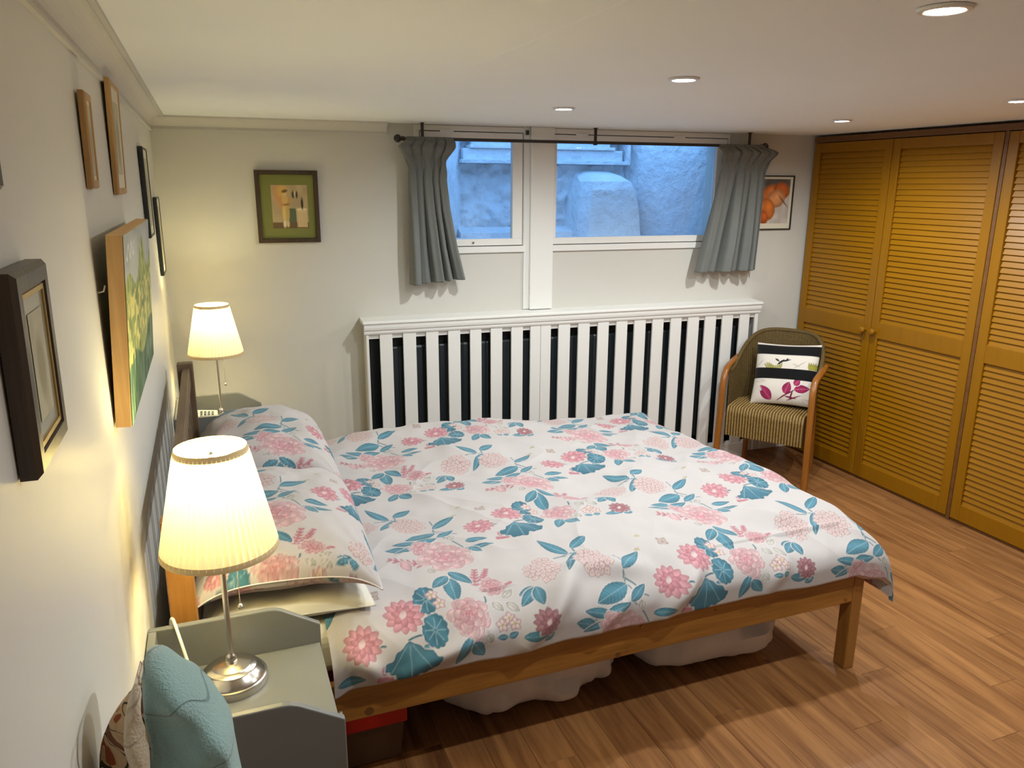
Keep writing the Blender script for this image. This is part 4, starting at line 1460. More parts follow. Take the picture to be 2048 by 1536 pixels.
# ================================================================== TABLE LAMPS
def lamp(label, loc, rz):
    t = thing('table_lamp', label, 'lamp', loc, rz, group='bedside lamps')
    b = MB()
    b.lathe([(0.0, 0.0), (0.0775, 0.0), (0.0775, 0.016), (0.0765, 0.0185), (0.0735, 0.0205), (0.072, 0.0245), (0.066, 0.030), (0.0645, 0.0325), (0.056, 0.0385), (0.0545, 0.041), (0.044, 0.046), (0.0425, 0.048), (0.028, 0.0525), (0.016, 0.056), (0.0, 0.0565)], 64)
    b.build('base', M['nickel'], t, local=True, sharp=28)
    b = MB()
    b.lathe([(0.0115, 0.0545), (0.0135, 0.058), (0.0135, 0.066), (0.0105, 0.073), (0.0075, 0.076), (0.0065, 0.080), (0.0065, 0.385), (0.0105, 0.388), (0.0105, 0.400), (0.0, 0.401)], 20)
    b.build('stem', M['nickel'], t, local=True)
    b = MB(); b.lathe([(0.014, 0.401), (0.014, 0.432), (0.0, 0.434)], 16); b.build('bulb_holder', M['cord'], t, local=True)
    b = MB(); b.lathe([(0.0, 0.4345), (0.013, 0.437), (0.019, 0.450), (0.020, 0.462), (0.014, 0.478), (0.004, 0.490), (0.0, 0.493)], 20); b.build('bulb', M['bulb'], t, local=True)
    # pleated shade
    n_, ns = 52, 416
    prof = [(0.1225, 0.346), (0.1090, 0.410), (0.0960, 0.470), (0.0838, 0.528), (0.0740, 0.572)]
    P = []
    for (r_, z_) in prof:
        P.append([((r_ + 0.0032 * math.cos(2 * PI * j * n_ / ns)) * math.cos(2 * PI * j / ns), (r_ + 0.0032 * math.cos(2 * PI * j * n_ / ns)) * math.sin(2 * PI * j / ns), z_) for j in range(ns)])
    b = MB(); b.grid(P, wrap_v=True)
    sh = b.build('shade', M['shade'], t, local=True, sharp=80)
    for (r_, z0, z1, rr) in ((0.1232, 0.340, 0.352, 0.1250), (0.0743, 0.566, 0.578, 0.0772)):
        b = MB(); b.lathe([(r_ + 0.0012, z1), (rr + 0.0012, z0), (rr + 0.0006, z0 - 0.001), (r_ + 0.0006, z1 + 0.0005)] if z0 < 0.4 else [(0.0750, z1), (rr, z0), (rr - 0.001, z0 - 0.001), (0.0742, z1 + 0.0005)], 64, cap=False); b.build('shade_trim', M['trim_band'], sh, local=True)
    b = MB()
    for k in range(3):
        a = 2 * PI * k / 3 + 0.4
        b.tube([(0.010 * math.cos(a), 0.010 * math.sin(a), 0.548), (0.0735 * math.cos(a), 0.0735 * math.sin(a), 0.566)], 0.0014, 6)
    b.tube([(0, 0, 0.493), (0, 0, 0.553)], 0.002, 6)
    b.lathe([(0.0, 0.545), (0.010, 0.546), (0.010, 0.550), (0.005, 0.556), (0.006, 0.562), (0.0, 0.568)], 14)
    b.build('shade_carrier', M['nickel'], t, local=True)
    # bead pull chain
    b = MB()
    for k in range(46):
        z = 0.345 - k * 0.0031
        b.lathe([(0, -0.0014), (0.0012, -0.0008), (0.0014, 0), (0.0012, 0.0008), (0, 0.0014)], 6, M=Matrix.Translation((0.031, 0.004, z)))
    ch = b.build('pull_chain', M['nickel'], t, local=True)
    b = MB(); b.lathe([(0, -0.0068), (0.0045, -0.005), (0.0068, 0), (0.0045, 0.005), (0.002, 0.0068), (0.002, 0.009), (0, 0.009)], 16, M=Matrix.Translation((0.031, 0.004, 0.194)))
    b.build('pull_ball', M['nickel'], ch, local=True)
    ld = bpy.data.lights.new('lamp_glow', 'POINT')
    ld.energy = LAMP_W
    ld.color = LAMP_COL
    ld.shadow_soft_size = 0.022
    lo = bpy.data.objects.new('lamp_glow', ld)
    COL.objects.link(lo)
    lo.parent = t
    lo.location = (0, 0, 0.517)
    return t


LX, LY = 0.178, 1.692
lamp('lit table lamp with pleated cream shade on the near grey bedside table', (LX, LY, 0.6045), R(-20))
lamp('lit table lamp with pleated cream shade in the far corner by the window wall', (0.200, 3.825, 0.6045), R(-20))
b = MB()
pts = [(0.118, 1.655, 0.610), (0.108, 1.662, 0.613), (0.092, 1.700, 0.640), (0.074, 1.750, 0.690), (0.062, 1.785, 0.722), (0.056, 1.806, 0.729), (0.050, 1.822, 0.712), (0.046, 1.832, 0.640), (0.044, 1.836, 0.45), (0.04, 1.836, 0.12)]
sp = []
for i in range(len(pts) - 1):
    for k in range(5):
        t_ = k / 5
        p0 = Vector(pts[max(i - 1, 0)]); p1 = Vector(pts[i]); p2 = Vector(pts[i + 1]); p3 = Vector(pts[min(i + 2, len(pts) - 1)])
        sp.append(0.5 * ((2 * p1) + (p2 - p0) * t_ + (2 * p0 - 5 * p1 + 4 * p2 - p3) * t_ ** 2 + (3 * p1 - p0 - 3 * p2 + p3) * t_ ** 3))
sp.append(Vector(pts[-1]))
b.tube(sp, 0.0036, 8)
tag(b.build('lamp_cord', M['cord']), 'white lamp flex looping over the near bedside table panel', 'cord')

# cordless phone on the far bedside table
ph = thing('cordless_phone', 'small white cordless phone on the far bedside table', 'phone', (0.115, 3.66, 0.6045))
Mp = Matrix.Translation((0.112, 3.69, 0.6045))
b = MB(); b.prism([(-0.045, 0.0), (0.045, 0.0), (0.045, 0.030), (0.012, 0.088), (-0.012, 0.088), (-0.045, 0.060)], 'x', -0.05, 0.05, M=Mp @ Matrix.Rotation(R(180), 4, 'Z')); b.build('cradle', M['phone'], ph, bevel=0.004)
Mh = Mp @ Matrix.Translation((0.0, -0.012, 0.078)) @ Matrix.Rotation(R(6), 4, 'Y') @ Matrix.Rotation(R(38), 4, 'X')
b = MB(); b.box(-0.070, 0.070, -0.026, 0.026, 0.006, 0.030, M=Mh); hs_ = b.build('handset', M['phone'], ph, bevel=0.006)
for i in range(4):
    for j in range(3):
        b = MB(); b.box(-0.005 + i * 0.016, 0.005 + i * 0.016, -0.017 + j * 0.0125, -0.009 + j * 0.0125, 0.0302, 0.0318, M=Mh); b.build('key', M['key'], hs_)
b = MB(); b.tube([(0.05, 3.60, 0.6085), (0.10, 3.598, 0.6085), (0.16, 3.605, 0.6085), (0.20, 3.625, 0.6085)], 0.0028, 8)
b.tube([(0.05, 3.612, 0.6085), (0.11, 3.608, 0.6085), (0.17, 3.618, 0.6085)], 0.0028, 8)
tag(b.build('phone_cable', M['cord']), 'thin white cable lying in front of the phone', 'cable')

# ================================================================== WICKER CHAIR
CA = R(-54.7)
chair = thing('wicker_chair', 'woven tub chair with bentwood arms between radiator cover and wardrobe', 'chair', (3.158, 3.492, 0), CA)
for sx in (-1, 1):
    pth = [(sx * 0.268, -0.018, 0.0), (sx * 0.264, -0.008, 0.20), (sx * 0.260, 0.0, 0.40), (sx * 0.258, 0.003, 0.55), (sx * 0.257, 0.010, 0.605), (sx * 0.257, 0.030, 0.645), (sx * 0.258, 0.062, 0.667), (sx * 0.260, 0.11, 0.678), (sx * 0.262, 0.19, 0.690), (sx * 0.258, 0.27, 0.704)]
    b = MB(); b.rail(pth, 0.036, 0.026, (1, 0, 0)); b.build('front_leg_and_arm', M['bent'], chair, local=True, sharp=50)
    b = MB(); b.rail([(sx * 0.208, 0.402, 0.0), (sx * 0.204, 0.394, 0.15), (sx * 0.20, 0.385, 0.30), (sx * 0.198, 0.375, 0.42)], 0.030, 0.026, (1, 0, 0)); b.build('rear_leg', M['bent'], chair, local=True, sharp=50)
b = MB(); b.box(-0.225, 0.225, 0.055, 0.075, 0.285, 0.31); b.box(-0.195, 0.195, 0.365, 0.385, 0.285, 0.31)
b.build('seat_rail', M['bent'], chair, local=True, bevel=0.003)


def shell_pt(th, z, off):
    """barrel back in plan, leaning out with height; th 180 -> 0 degrees from left arm round to right arm"""
    c_, s_ = math.cos(R(th)), math.sin(R(th))
    lean = (z - 0.42) * 0.10
    ax = 0.236 + off + max(0.0, z - 0.55) * 0.10
    x = ax * math.copysign(abs(c_) ** 0.74, c_)
    y = 0.085 + (0.325 + off + lean) * max(s_, 0) ** 0.70
    return (x, y, z)


def shell_top(th):
    s_ = max(0.0, math.sin(R(th)))
    return 0.640 + 0.220 * (0.35 * s_ + 0.65 * float(smooth01(s_ / 0.98))) ** 0.9


nth, nz = 181, 14
outer, inner = [], []
for i in range(nth):
    th = 180 - 180 * i / (nth - 1)
    zt = shell_top(th)
    rib = 0.0018 * math.cos(i * PI / 2)
    outer.append([shell_pt(th, lerp(0.30, zt, j / (nz - 1)), 0.009 + rib) for j in range(nz)])
    inner.append([shell_pt(th, lerp(0.30, zt, j / (nz - 1)), -0.009 + rib) for j in range(nz)])
b = MB()
b.grid(outer)
b.grid([r_[::-1] for r_ in inner])
for j in (0,):
    b.grid([[inner[i][0], outer[i][0]] for i in range(nth)])
b.grid([[inner[0][j], outer[0][j]] for j in range(nz)])
b.grid([[outer[-1][j], inner[-1][j]] for j in range(nz)])
b.build('woven_back', M['weave'], chair, local=True, sharp=60)
b = MB(); b.tube([shell_pt(180 - 180 * i / 60, shell_top(180 - 180 * i / 60) + 0.004, 0) for i in range(61)], 0.0135, 10); b.build('rolled_rim', M['weave'], chair, local=True)

# seat: ribbed woven apron wrapping over the front edge
path = [(0.012, 0.268), (0.010, 0.30), (0.010, 0.40)] + [(0.042 - 0.032 * math.cos(R(a)), 0.412 + 0.032 * math.sin(R(a))) for a in range(0, 91, 15)] + [(0.12, 0.447), (0.25, 0.446), (0.385, 0.442)]
nr, sub = 27, 6
P = []
for (y_, z_) in path:
    row = []
    k_ = float(smooth01((0.14 - y_) / 0.1))
    for i in range(nr * sub + 1):
        x_ = -0.226 + 0.452 * i / (nr * sub)
        d = 0.0055 * abs(math.sin(PI * i / sub))
        if y_ > 0.30:
            x_ *= 0.90
        row.append((x_, y_ - d * (1 if z_ < 0.42 else 0.3 * k_), z_ + (d if z_ > 0.425 else 0)))
    P.append(row)
b = MB(); b.grid(P)
b.grid([[(-0.226 * (0.9 if y_ > 0.30 else 1), y_, z_), (-0.226 * (0.9 if y_ > 0.30 else 1), y_, 0.28)] for (y_, z_) in path[3:]])
b.grid([[(0.226 * (0.9 if y_ > 0.30 else 1), y_, 0.28), (0.226 * (0.9 if y_ > 0.30 else 1), y_, z_)] for (y_, z_) in path[3:]])
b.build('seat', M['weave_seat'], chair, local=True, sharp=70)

# ------------------------------------------------------------------ cushion on the chair
CR = 0.0014
cc = np.empty((int(0.40 / CR), int(0.40 / CR), 3), np.float32)
cc[:] = np.array([226, 218, 208]) / 255
cvs = Canvas(cc, -0.20, -0.20, CR)
MAG, MAGD, OLV, BLK = np.array([150, 28, 80]) / 255, np.array([112, 14, 56]) / 255, np.array([158, 154, 62]) / 255, np.array([6, 6, 8]) / 255
for (p_, q_, w_) in (((-0.06, -0.17), (-0.135, -0.085), 0.062), ((0.02, -0.13), (0.045, -0.055), 0.055), ((0.075, -0.10), (0.165, -0.085), 0.05), ((0.075, -0.075), (0.105, -0.035), 0.04)):
    cvs.leaf(p_, q_, w_, MAG, MAGD, PINK, halo=True)
for (p_, q_, w_) in (((-0.03, -0.175), (0.05, -0.12), 0.006), ((0.0, -0.15), (0.085, -0.10), 0.008), ((0.03, -0.17), (0.12, -0.13), 0.007), ((0.02, -0.145), (0.09, -0.155), 0.010), ((0.05, -0.165), (0.07, -0.10), 0.010)):
    cvs.leaf(p_, q_, w_, MAGD, MAGD, MAGD, halo=False, veins=False)
for (p_, q_, w_) in (((-0.17, -0.06), (-0.10, -0.055), 0.02), ((-0.15, -0.09), (-0.12, -0.12), 0.02), ((0.12, -0.16), (0.18, -0.17), 0.03)):
    cvs.leaf(p_, q_, w_, np.array([206, 192, 184]) / 255, np.array([196, 180, 172]) / 255, WHITE, halo=False)
for k in range(9):
    cvs.leaf((-0.10 + 0.010 * k, 0.022), (-0.125 + 0.014 * k, 0.055 + 0.010 * math.sin(k)), 0.010, OLV, OLV * 0.8, OLV, halo=False, veins=False)
for k in range(6):
    cvs.leaf((0.15 + 0.008 * k, 0.025), (0.145 + 0.012 * k, 0.075), 0.012, OLV, OLV * 0.8, OLV, halo=False, veins=False)
for (p_, q_, w_) in (((-0.04, 0.05), (0.0, 0.085), 0.012), ((-0.02, 0.07), (0.04, 0.085), 0.010), ((-0.03, 0.07), (-0.06, 0.088), 0.010), ((0.01, 0.075), (0.02, 0.095), 0.008)):
    cvs.leaf(p_, q_, w_, BLK, BLK, BLK, halo=False, veins=False)
for (p_, q_) in (((0.06, 0.03), (0.13, 0.08)), ((0.05, 0.06), (0.10, 0.04)), ((-0.18, 0.03), (-0.13, 0.08))):
    cvs.leaf(p_, q_, 0.006, np.array([190, 182, 168]) / 255, np.array([180, 170, 158]) / 255, WHITE, halo=False, veins=False)
yy = -0.20 + (np.arange(cc.shape[0]) + 0.5) * CR
fr_ = (0.19 - yy) / 0.38
for (a, c_) in ((0.03, 0.20), (0.43, 0.61)):
    cc[(fr_ > a) & (fr_ < c_)] = BLK
cc_lin = to_lin(cc).astype(np.float32)
n_ = 130
u = np.linspace(-1, 1, n_)
U, V_ = np.meshgrid(u, u, indexing='ij')
ed = np.clip(1 - np.abs(U) ** 3, 0, 1) * np.clip(1 - np.abs(V_) ** 3, 0, 1)
hh = 0.060 * ed ** 0.55 + 0.004 * vnoise(U, V_, 81, 3.0) * ed
cush = thing('cushion', 'square cushion with black bands and magenta leaf print on the wicker chair', 'cushion', (3.158, 3.492, 0.45), CA)
Rc = np.array(Matrix.Rotation(R(-4), 3, 'Y') @ Matrix.Rotation(R(-23), 3, 'X'))
cen = np.array([0.045, 0.232, 0.184])
for sgn, nm in ((-1, 'front'), (1, 'back')):
    Q = np.stack([U * 0.188 * (1 - 0.05 * np.cos(PI / 2 * V_)), sgn * hh, V_ * 0.190 * (1 - 0.05 * np.cos(PI / 2 * U))], -1)
    Q = Q @ Rc.T + cen
    col_ = sample(cc_lin, -0.20, -0.20, CR, U * 0.19, V_ * 0.19)
    if sgn > 0:
        Q = Q[::-1]; col_ = col_[::-1]
    cloth_mesh(nm, Q, col_, M['cushion'], cush, local=True)

# ================================================================== CURTAIN ROD AND CURTAINS
ZR = 1.955
YR = -0.085
rod = thing('curtain_rod', 'dark bronze curtain rod with ball ends above the windows', 'curtain rod', MBK @ Vector((2.27, YR, ZR)))
b = MB(); b.tube([MBK @ Vector((1.180, YR, ZR)), MBK @ Vector((3.352, YR, ZR + 0.004))], 0.0085, 12); b.build('rod', M['rod'], rod)
for s, d in ((1.160, 1), (3.376, -1)):
    b = MB(); Mf = MBK @ Matrix.Translation((s, YR, ZR + (0.004 if d < 0 else 0))) @ Matrix.Rotation(R(90), 4, 'Y')
    b.lathe([(0.0, -0.021), (0.011, -0.018), (0.0185, -0.009), (0.021, 0.0), (0.0185, 0.009), (0.011, 0.018), (0.0, 0.021)], 20, M=Mf)
    b.lathe([(0.0105, -0.034), (0.012, -0.030), (0.0105, -0.018)] if d < 0 else [(0.0105, 0.018), (0.012, 0.030), (0.0105, 0.034)], 14, M=Mf)
    b.build('ball_end', M['rod'], rod)
for s in (1.288, 2.262, 3.264):
    b = MB(); b.box(s - 0.008, s + 0.008, YR - 0.004, YR + 0.003, ZR + 0.009, H - 0.001, M=MBK)
    b.box(s - 0.008, s + 0.008, YR - 0.016, YR + 0.016, H - 0.004, H - 0.0005, M=MBK)
    b.tube([MBK @ Vector((s - 0.009, YR, ZR)), MBK @ Vector((s + 0.009, YR, ZR))], 0.0125, 14)
    b.build('bracket', M['rod'], rod, bevel=0.001)


def curtain(label, le, re, zb0, zb1, folds, seed):
    """le/re: (z, s) edge curves; hangs from the rod with a floppy frilled heading"""
    nz_, nt = 90, 40 * folds // 2
    P = np.zeros((nz_, nt, 3))
    zt = ZR + 0.010
    for i in range(nz_):
        f_ = i / (nz_ - 1)
        for j in range(nt):
            t_ = j / (nt - 1)
            zb = lerp(zb0, zb1, t_)
            z = lerp(zt, zb, f_)
            sl_, sr = interp(le, -z), interp(re, -z)
            fr = float(np.exp(-((z - 1.915) / 0.030) ** 2))
            neck = float(np.exp(-((z - 1.835) / 0.035) ** 2))
            ph = 2 * PI * folds * (t_ + 0.018 * math.sin(5 * t_ + seed)) + seed
            amp = lerp(0.014, 0.050, float(smooth01((1.83 - z) / 0.5))) * (1 - 0.35 * neck)
            sp_ = math.sin(ph + 0.5 * math.sin(ph * 0.5 + 2 * f_))
            w_ = math.copysign(abs(sp_) ** 0.75, sp_) * (0.75 + 0.35 * math.sin(ph * 0.31 + seed)) + 0.35 * math.sin(ph * 0.5 + 1.3 + 1.2 * f_) + 0.15 * math.sin(ph * 2.6 + 0.5) + 0.5 * fr * math.sin(ph * 1.5)
            s = lerp(sl_, sr, t_) + 0.010 * math.cos(ph) * (1 - neck)
            y = YR - 0.004 + amp * w_ * 0.75 - 0.034 * fr - 0.006 * (1 - f_)
            if z > ZR - 0.012:
                y = YR - 0.0125 + 0.3 * amp * w_ - 0.004
            P[i, j] = (s, y, z)
    b = MB()
    b.grid([[MBK @ Vector(P[i, j]) for j in range(nt)] for i in range(nz_)])
    c_ = b.build('curtain', M['curtain'], sharp=180)
    tag(c_, label, 'curtain', 'short grey curtains')
    so = c_.modifiers.new('cloth', 'SOLIDIFY'); so.thickness = 0.0022
    return c_


ED = lambda *a: sorted([(-z, s) for (z, s) in a])
curtain('short grey pleated curtain at the left end of the rod',
        ED((1.97, 1.205), (1.945, 1.190), (1.917, 1.148), (1.86, 1.190), (1.825, 1.206), (1.6, 1.206), (1.2, 1.200)),
        ED((1.97, 1.425), (1.945, 1.448), (1.91, 1.442), (1.85, 1.410), (1.75, 1.402), (1.6, 1.418), (1.4, 1.455), (1.23, 1.497)), 1.206, 1.230, 5, 0.6)
curtain('short grey pleated curtain at the right end of the rod beside the wardrobe',
        ED((1.97, 3.075), (1.95, 3.05), (1.92, 3.065), (1.85, 3.085), (1.75, 3.075), (1.5, 3.020), (1.21, 2.957)),
        ED((1.97, 3.335), (1.945, 3.40), (1.925, 3.452), (1.88, 3.425), (1.82, 3.395), (1.6, 3.395), (1.21, 3.390)), 1.220, 1.222, 6, 2.1)


# ================================================================== PICTURES
def frame_parts(t, w, h, d, fwid, mats, Mx, inner=None, slip=None):
    """frame of four mitred members; local x across 0..w, z up 0..h, y = -d (front) .. 0 (wall)"""
    def member(p):
        b = MB()
        x0_, z0_, x1_, z1_ = p['o0'] + p['o1']
        a0, c0, a1, c1 = p['i0'] + p['i1']
        vs_ = []
        for (yy_, sh) in ((0.0, 0.0), (-d * 0.75, 0.0), (-d, 0.22)):
            for (ox, oz, ix, iz) in ((x0_, z0_, a0, c0), (x1_, z1_, a1, c1)):
                vs_.append((lerp(ox, ix, sh), yy_, lerp(oz, iz, sh)))
                vs_.append((lerp(ix, ox, sh * 0.6) if yy_ == -d else ix, yy_ if yy_ != -d * 0.75 else -d * 0.55, lerp(iz, oz, sh * 0.6) if yy_ == -d else iz))
        # indices: layer*4 + end*2 + (0 outer, 1 inner)
        I = lambda l, e_, k: l * 4 + e_ * 2 + k
        fs_ = [(I(0, 0, 0), I(0, 1, 0), I(1, 1, 0), I(1, 0, 0)), (I(1, 0, 0), I(1, 1, 0), I(2, 1, 0), I(2, 0, 0)), (I(2, 0, 0), I(2, 1, 0), I(2, 1, 1), I(2, 0, 1)),
               (I(2, 0, 1), I(2, 1, 1), I(1, 1, 1), I(1, 0, 1)), (I(1, 0, 1), I(1, 1, 1), I(0, 1, 1), I(0, 0, 1)), (I(0, 0, 1), I(0, 1, 1), I(0, 1, 0), I(0, 0, 0)),
               (I(0, 0, 0), I(1, 0, 0), I(2, 0, 0), I(2, 0, 1), I(1, 0, 1), I(0, 0, 1)), (I(0, 1, 0), I(0, 1, 1), I(1, 1, 1), I(2, 1, 1), I(2, 1, 0), I(1, 1, 0))]
        b.add(vs_, fs_, 0, Mx)
        return b
    f_ = fwid
    O = [(0, 0), (w, 0), (w, h), (0, h)]
    I_ = [(f_, f_), (w - f_, f_), (w - f_, h - f_), (f_, h - f_)]
    for k in range(4):
        k2 = (k + 1) % 4
        member({'o0': O[k], 'o1': O[k2], 'i0': I_[k], 'i1': I_[k2]}).build('frame_side', mats, t)
    if slip is not None:
        b = MB()
        g = f_ + 0.006
        for (x0_, x1_, z0_, z1_) in ((f_, w - f_, f_, g), (f_, w - f_, h - g, h - f_), (f_, g, g, h - g), (w - g, w - f_, g, h - g)):
            b.box(x0_, x1_, -d * 0.90, -d * 0.2, z0_, z1_, M=Mx)
        b.build('slip', slip, t)


def art_panel(t, name, x0, x1, z0, z1, y, fn, Mx, n=70):
    u = np.linspace(0, 1, n); v = np.linspace(0, 1, n)
    U, V_ = np.meshgrid(u, v, indexing='ij')
    nc = 160
    cu, cv_ = np.meshgrid((np.arange(nc) + .5) / nc, (np.arange(nc) + .5) / nc)
    arr = to_lin(fn(cu, cv_)).astype(np.float32)
    col_ = sample(arr, 0, 0, 1 / nc, U, V_)
    pts = np.array([[Mx @ Vector((lerp(x0, x1, a), y, lerp(z0, z1, c_))) for c_ in v] for a in u])
    return cloth_mesh(name, pts, col_, M['art'], t)


def blob(img, U, V_, cx, cy, rx, ry, col, rot=0.0, soft=0.02):
    dx, dy = U - cx, V_ - cy
    c_, s_ = math.cos(rot), math.sin(rot)
    d = np.hypot((dx * c_ + dy * s_) / rx, (-dx * s_ + dy * c_) / ry)
    al = np.clip((1 - d) / (soft / min(rx, ry)) + 0.5, 0, 1)[..., None]
    return img * (1 - al) + np.array(col) / 255.0 * al


def rect(img, U, V_, x0, x1, y0, y1, col):
    al = ((U > x0) & (U < x1) & (V_ > y0) & (V_ < y1))[..., None]
    return np.where(al, np.array(col) / 255.0, img)


def art_figure(U, V_):
    img = np.ones(U.shape + (3,)) * np.array([176, 156, 120]) / 255
    img = img * (1 + 0.10 * vnoise(U, V_, 91, 6)[..., None])
    img = rect(img, U, V_, 0.0, 1, 0, 0.14, (112, 88, 62))
    img = rect(img, U, V_, 0.45, 0.66, 0.14, 0.46, (92, 104, 78))
    img = blob(img, U, V_, 0.20, 0.72, 0.12, 0.30, (196, 150, 104), 0.3, .05)
    img = blob(img, U, V_, 0.30, 0.86, 0.14, 0.14, (206, 164, 92), 0, .06)
    for (a, c_, rx, ry, col, ro) in ((0.36, 0.80, .06, .065, (214, 182, 130), 0), (0.37, 0.86, .08, .035, (112, 90, 48), .2), (0.37, 0.60, .10, .16, (206, 170, 104), 0), (0.27, 0.58, .035, .15, (190, 150, 92), .3), (0.47, 0.60, .035, .13, (188, 148, 88), -.3),
                                      (0.33, 0.34, .05, .20, (214, 186, 118), .05), (0.43, 0.34, .05, .20, (196, 162, 96), -.05), (0.33, 0.10, .045, .09, (224, 206, 170), 0), (0.42, 0.10, .045, .08, (206, 184, 140), 0),
                                      (0.40, 0.55, .10, .02, (140, 106, 60), 0.1), (0.60, 0.78, .035, .08, (84, 70, 52), 0), (0.66, 0.80, .03, .06, (222, 208, 178), 0), (0.70, 0.78, .03, .08, (70, 60, 46), 0)):
        img = blob(img, U, V_, a, c_, rx, ry, col, ro, .02)
    img = rect(img, U, V_, 0.68, 0.97, 0.02, 0.44, (210, 186, 140))
    for k in range(5):
        img = rect(img, U, V_, 0.70 + k * .055, 0.715 + k * .055, 0.02, 0.36, (190, 160, 112))
    img = blob(img, U, V_, 0.82, 0.44, .15, .03, (226, 208, 170))
    img = blob(img, U, V_, 0.84, 0.57, .03, .13, (58, 46, 36))
    return img


def art_pumpkins(U, V_):
    img = np.ones(U.shape + (3,)) * np.array([196, 186, 176]) / 255
    img = blob(img, U, V_, 0.55, 0.90, .6, .22, (92, 88, 84), 0, .2)
    n_ = vnoise(U, V_, 95, 8)[..., None]
    for (a, c_, r1, r2, col, ro) in ((0.30, 0.66, .30, .20, (206, 116, 58), .4), (0.72, 0.74, .26, .18, (198, 104, 50), -.2), (0.55, 0.56, .30, .20, (222, 150, 96), .1), (0.26, 0.32, .28, .24, (210, 118, 52), -.5), (0.15, 0.14, .18, .14, (190, 92, 40), -.6)):
        img = blob(img, U, V_, a, c_, r1, r2, tuple(0.72 * x for x in col), ro, .03)
        img = blob(img, U, V_, a + .02, c_ + .02, r1 * .82, r2 * .8, col, ro, .10)
        img = blob(img, U, V_, a + .06, c_ + .05, r1 * .3, r2 * .3, tuple(min(255, 1.12 * x) for x in col), ro, .10)
    img = blob(img, U, V_, 0.80, 0.50, .015, .2, (90, 70, 60), .9)
    return np.clip(img * (1 + 0.12 * n_), 0, 1)


def art_meadow(U, V_):
    n1 = vnoise(U * 1.2, V_, 97, 6)[..., None]; n2 = vnoise(U * 3.0, V_ * 0.6, 98, 14)[..., None]; n3 = vnoise(U, V_, 99, 30)[..., None]
    sky = np.array([168, 172, 168]) / 255 + 0.12 * n1
    green = np.array([146, 156, 96]) / 255 + np.array([.34, .30, .16]) * n2 + 0.16 * n3
    dark = np.array([86, 112, 84]) / 255 + 0.30 * n2
    yel = np.array([208, 198, 120]) / 255
    h_ = 0.74 + 0.16 * np.exp(-((U - 0.62) / 0.12) ** 2) + 0.05 * np.sin(U * 14)
    img = np.where((V_ > h_)[..., None], sky, green)
    img = np.where((V_ < 0.28 + 0.06 * np.sin(U * 9))[..., None], dark, img)
    st = ((vnoise(U, V_, 101, 26) > 0.16) & (V_ < 0.66) & (V_ > 0.30))[..., None]
    img = np.where(st, yel, img)
    sq = (np.abs(V_ - 0.90 - 0.035 * np.sin(U * 60)) < 0.010) & (U > 0.06) & (U < 0.34)
    img = np.where(sq[..., None], np.array([232, 230, 224]) / 255, img)
    return np.clip(img, 0, 1)


def art_pale(U, V_):
    img = np.ones(U.shape + (3,)) * np.array([190, 186, 160]) / 255
    img = img * (1 + 0.10 * vnoise(U, V_, 103, 4)[..., None])
    img = blob(img, U, V_, 0.5, 0.45, .26, .30, (164, 158, 128), .2, .15)
    return img


def back_picture(label, s0, s1, z0, z1, d, fwid, fmat, mmat, mw, fn, slip=None):
    Mx = MBK @ Matrix.Translation((s0, -0.001, z0))
    t = thing('framed_picture', label, 'picture', Mx @ Vector(((s1 - s0) / 2, 0, 0)), group='framed pictures')
    w, h = s1 - s0, z1 - z0
    frame_parts(t, w, h, d, fwid, fmat, Mx, slip=slip)
    b = MB(); b.box(fwid, w - fwid, -d * 0.35, -0.001, fwid, h - fwid, M=Mx); b.build('mount', mmat, t)
    art_panel(t, 'print', mw[0], w - mw[1], mw[2], h - mw[3], -d * 0.35 - 0.0008, fn, Mx)


back_picture('dark framed figure print with olive mount on the window wall', 0.451, 0.757, 1.437, 1.794, 0.022, 0.022, M['walnut'], M['mat_green'], (0.075, 0.055, 0.072, 0.072), art_figure)
back_picture('thin black framed pumpkin print half hidden by the right curtain', 3.405, 3.672, 1.462, 1.793, 0.014, 0.008, M['black_frame'], M['mat_cream'], (0.022, 0.026, 0.040, 0.022), art_pumpkins)


def left_picture(label, y0, y1, z0, z1, d, fwid, lean, fmat, mmat, mw, fn, slip=None):
    """hangs on the left wall (x = 0) facing +x; lean tips the top outwards"""
    Mx = Matrix.Translation((0.0015, y0, z0)) @ Matrix.Rotation(lean, 4, 'Y') @ Matrix.Rotation(R(90), 4, 'Z')
    t = thing('framed_picture', label, 'picture', (0.0015, (y0 + y1) / 2, z0), group='framed pictures')
    w, h = y1 - y0, z1 - z0
    frame_parts(t, w, h, d, fwid, fmat, Mx, slip=slip)
    b = MB(); b.box(fwid * 0.9, w - fwid * 0.9, -d * 0.80, -0.001, fwid * 0.9, h - fwid * 0.9, M=Mx); b.build('mount', mmat, t)
    if fn is not None:
        art_panel(t, 'print', mw, w - mw, mw, h - mw, -d * 0.80 - 0.0008, fn, Mx, 40)
    return t


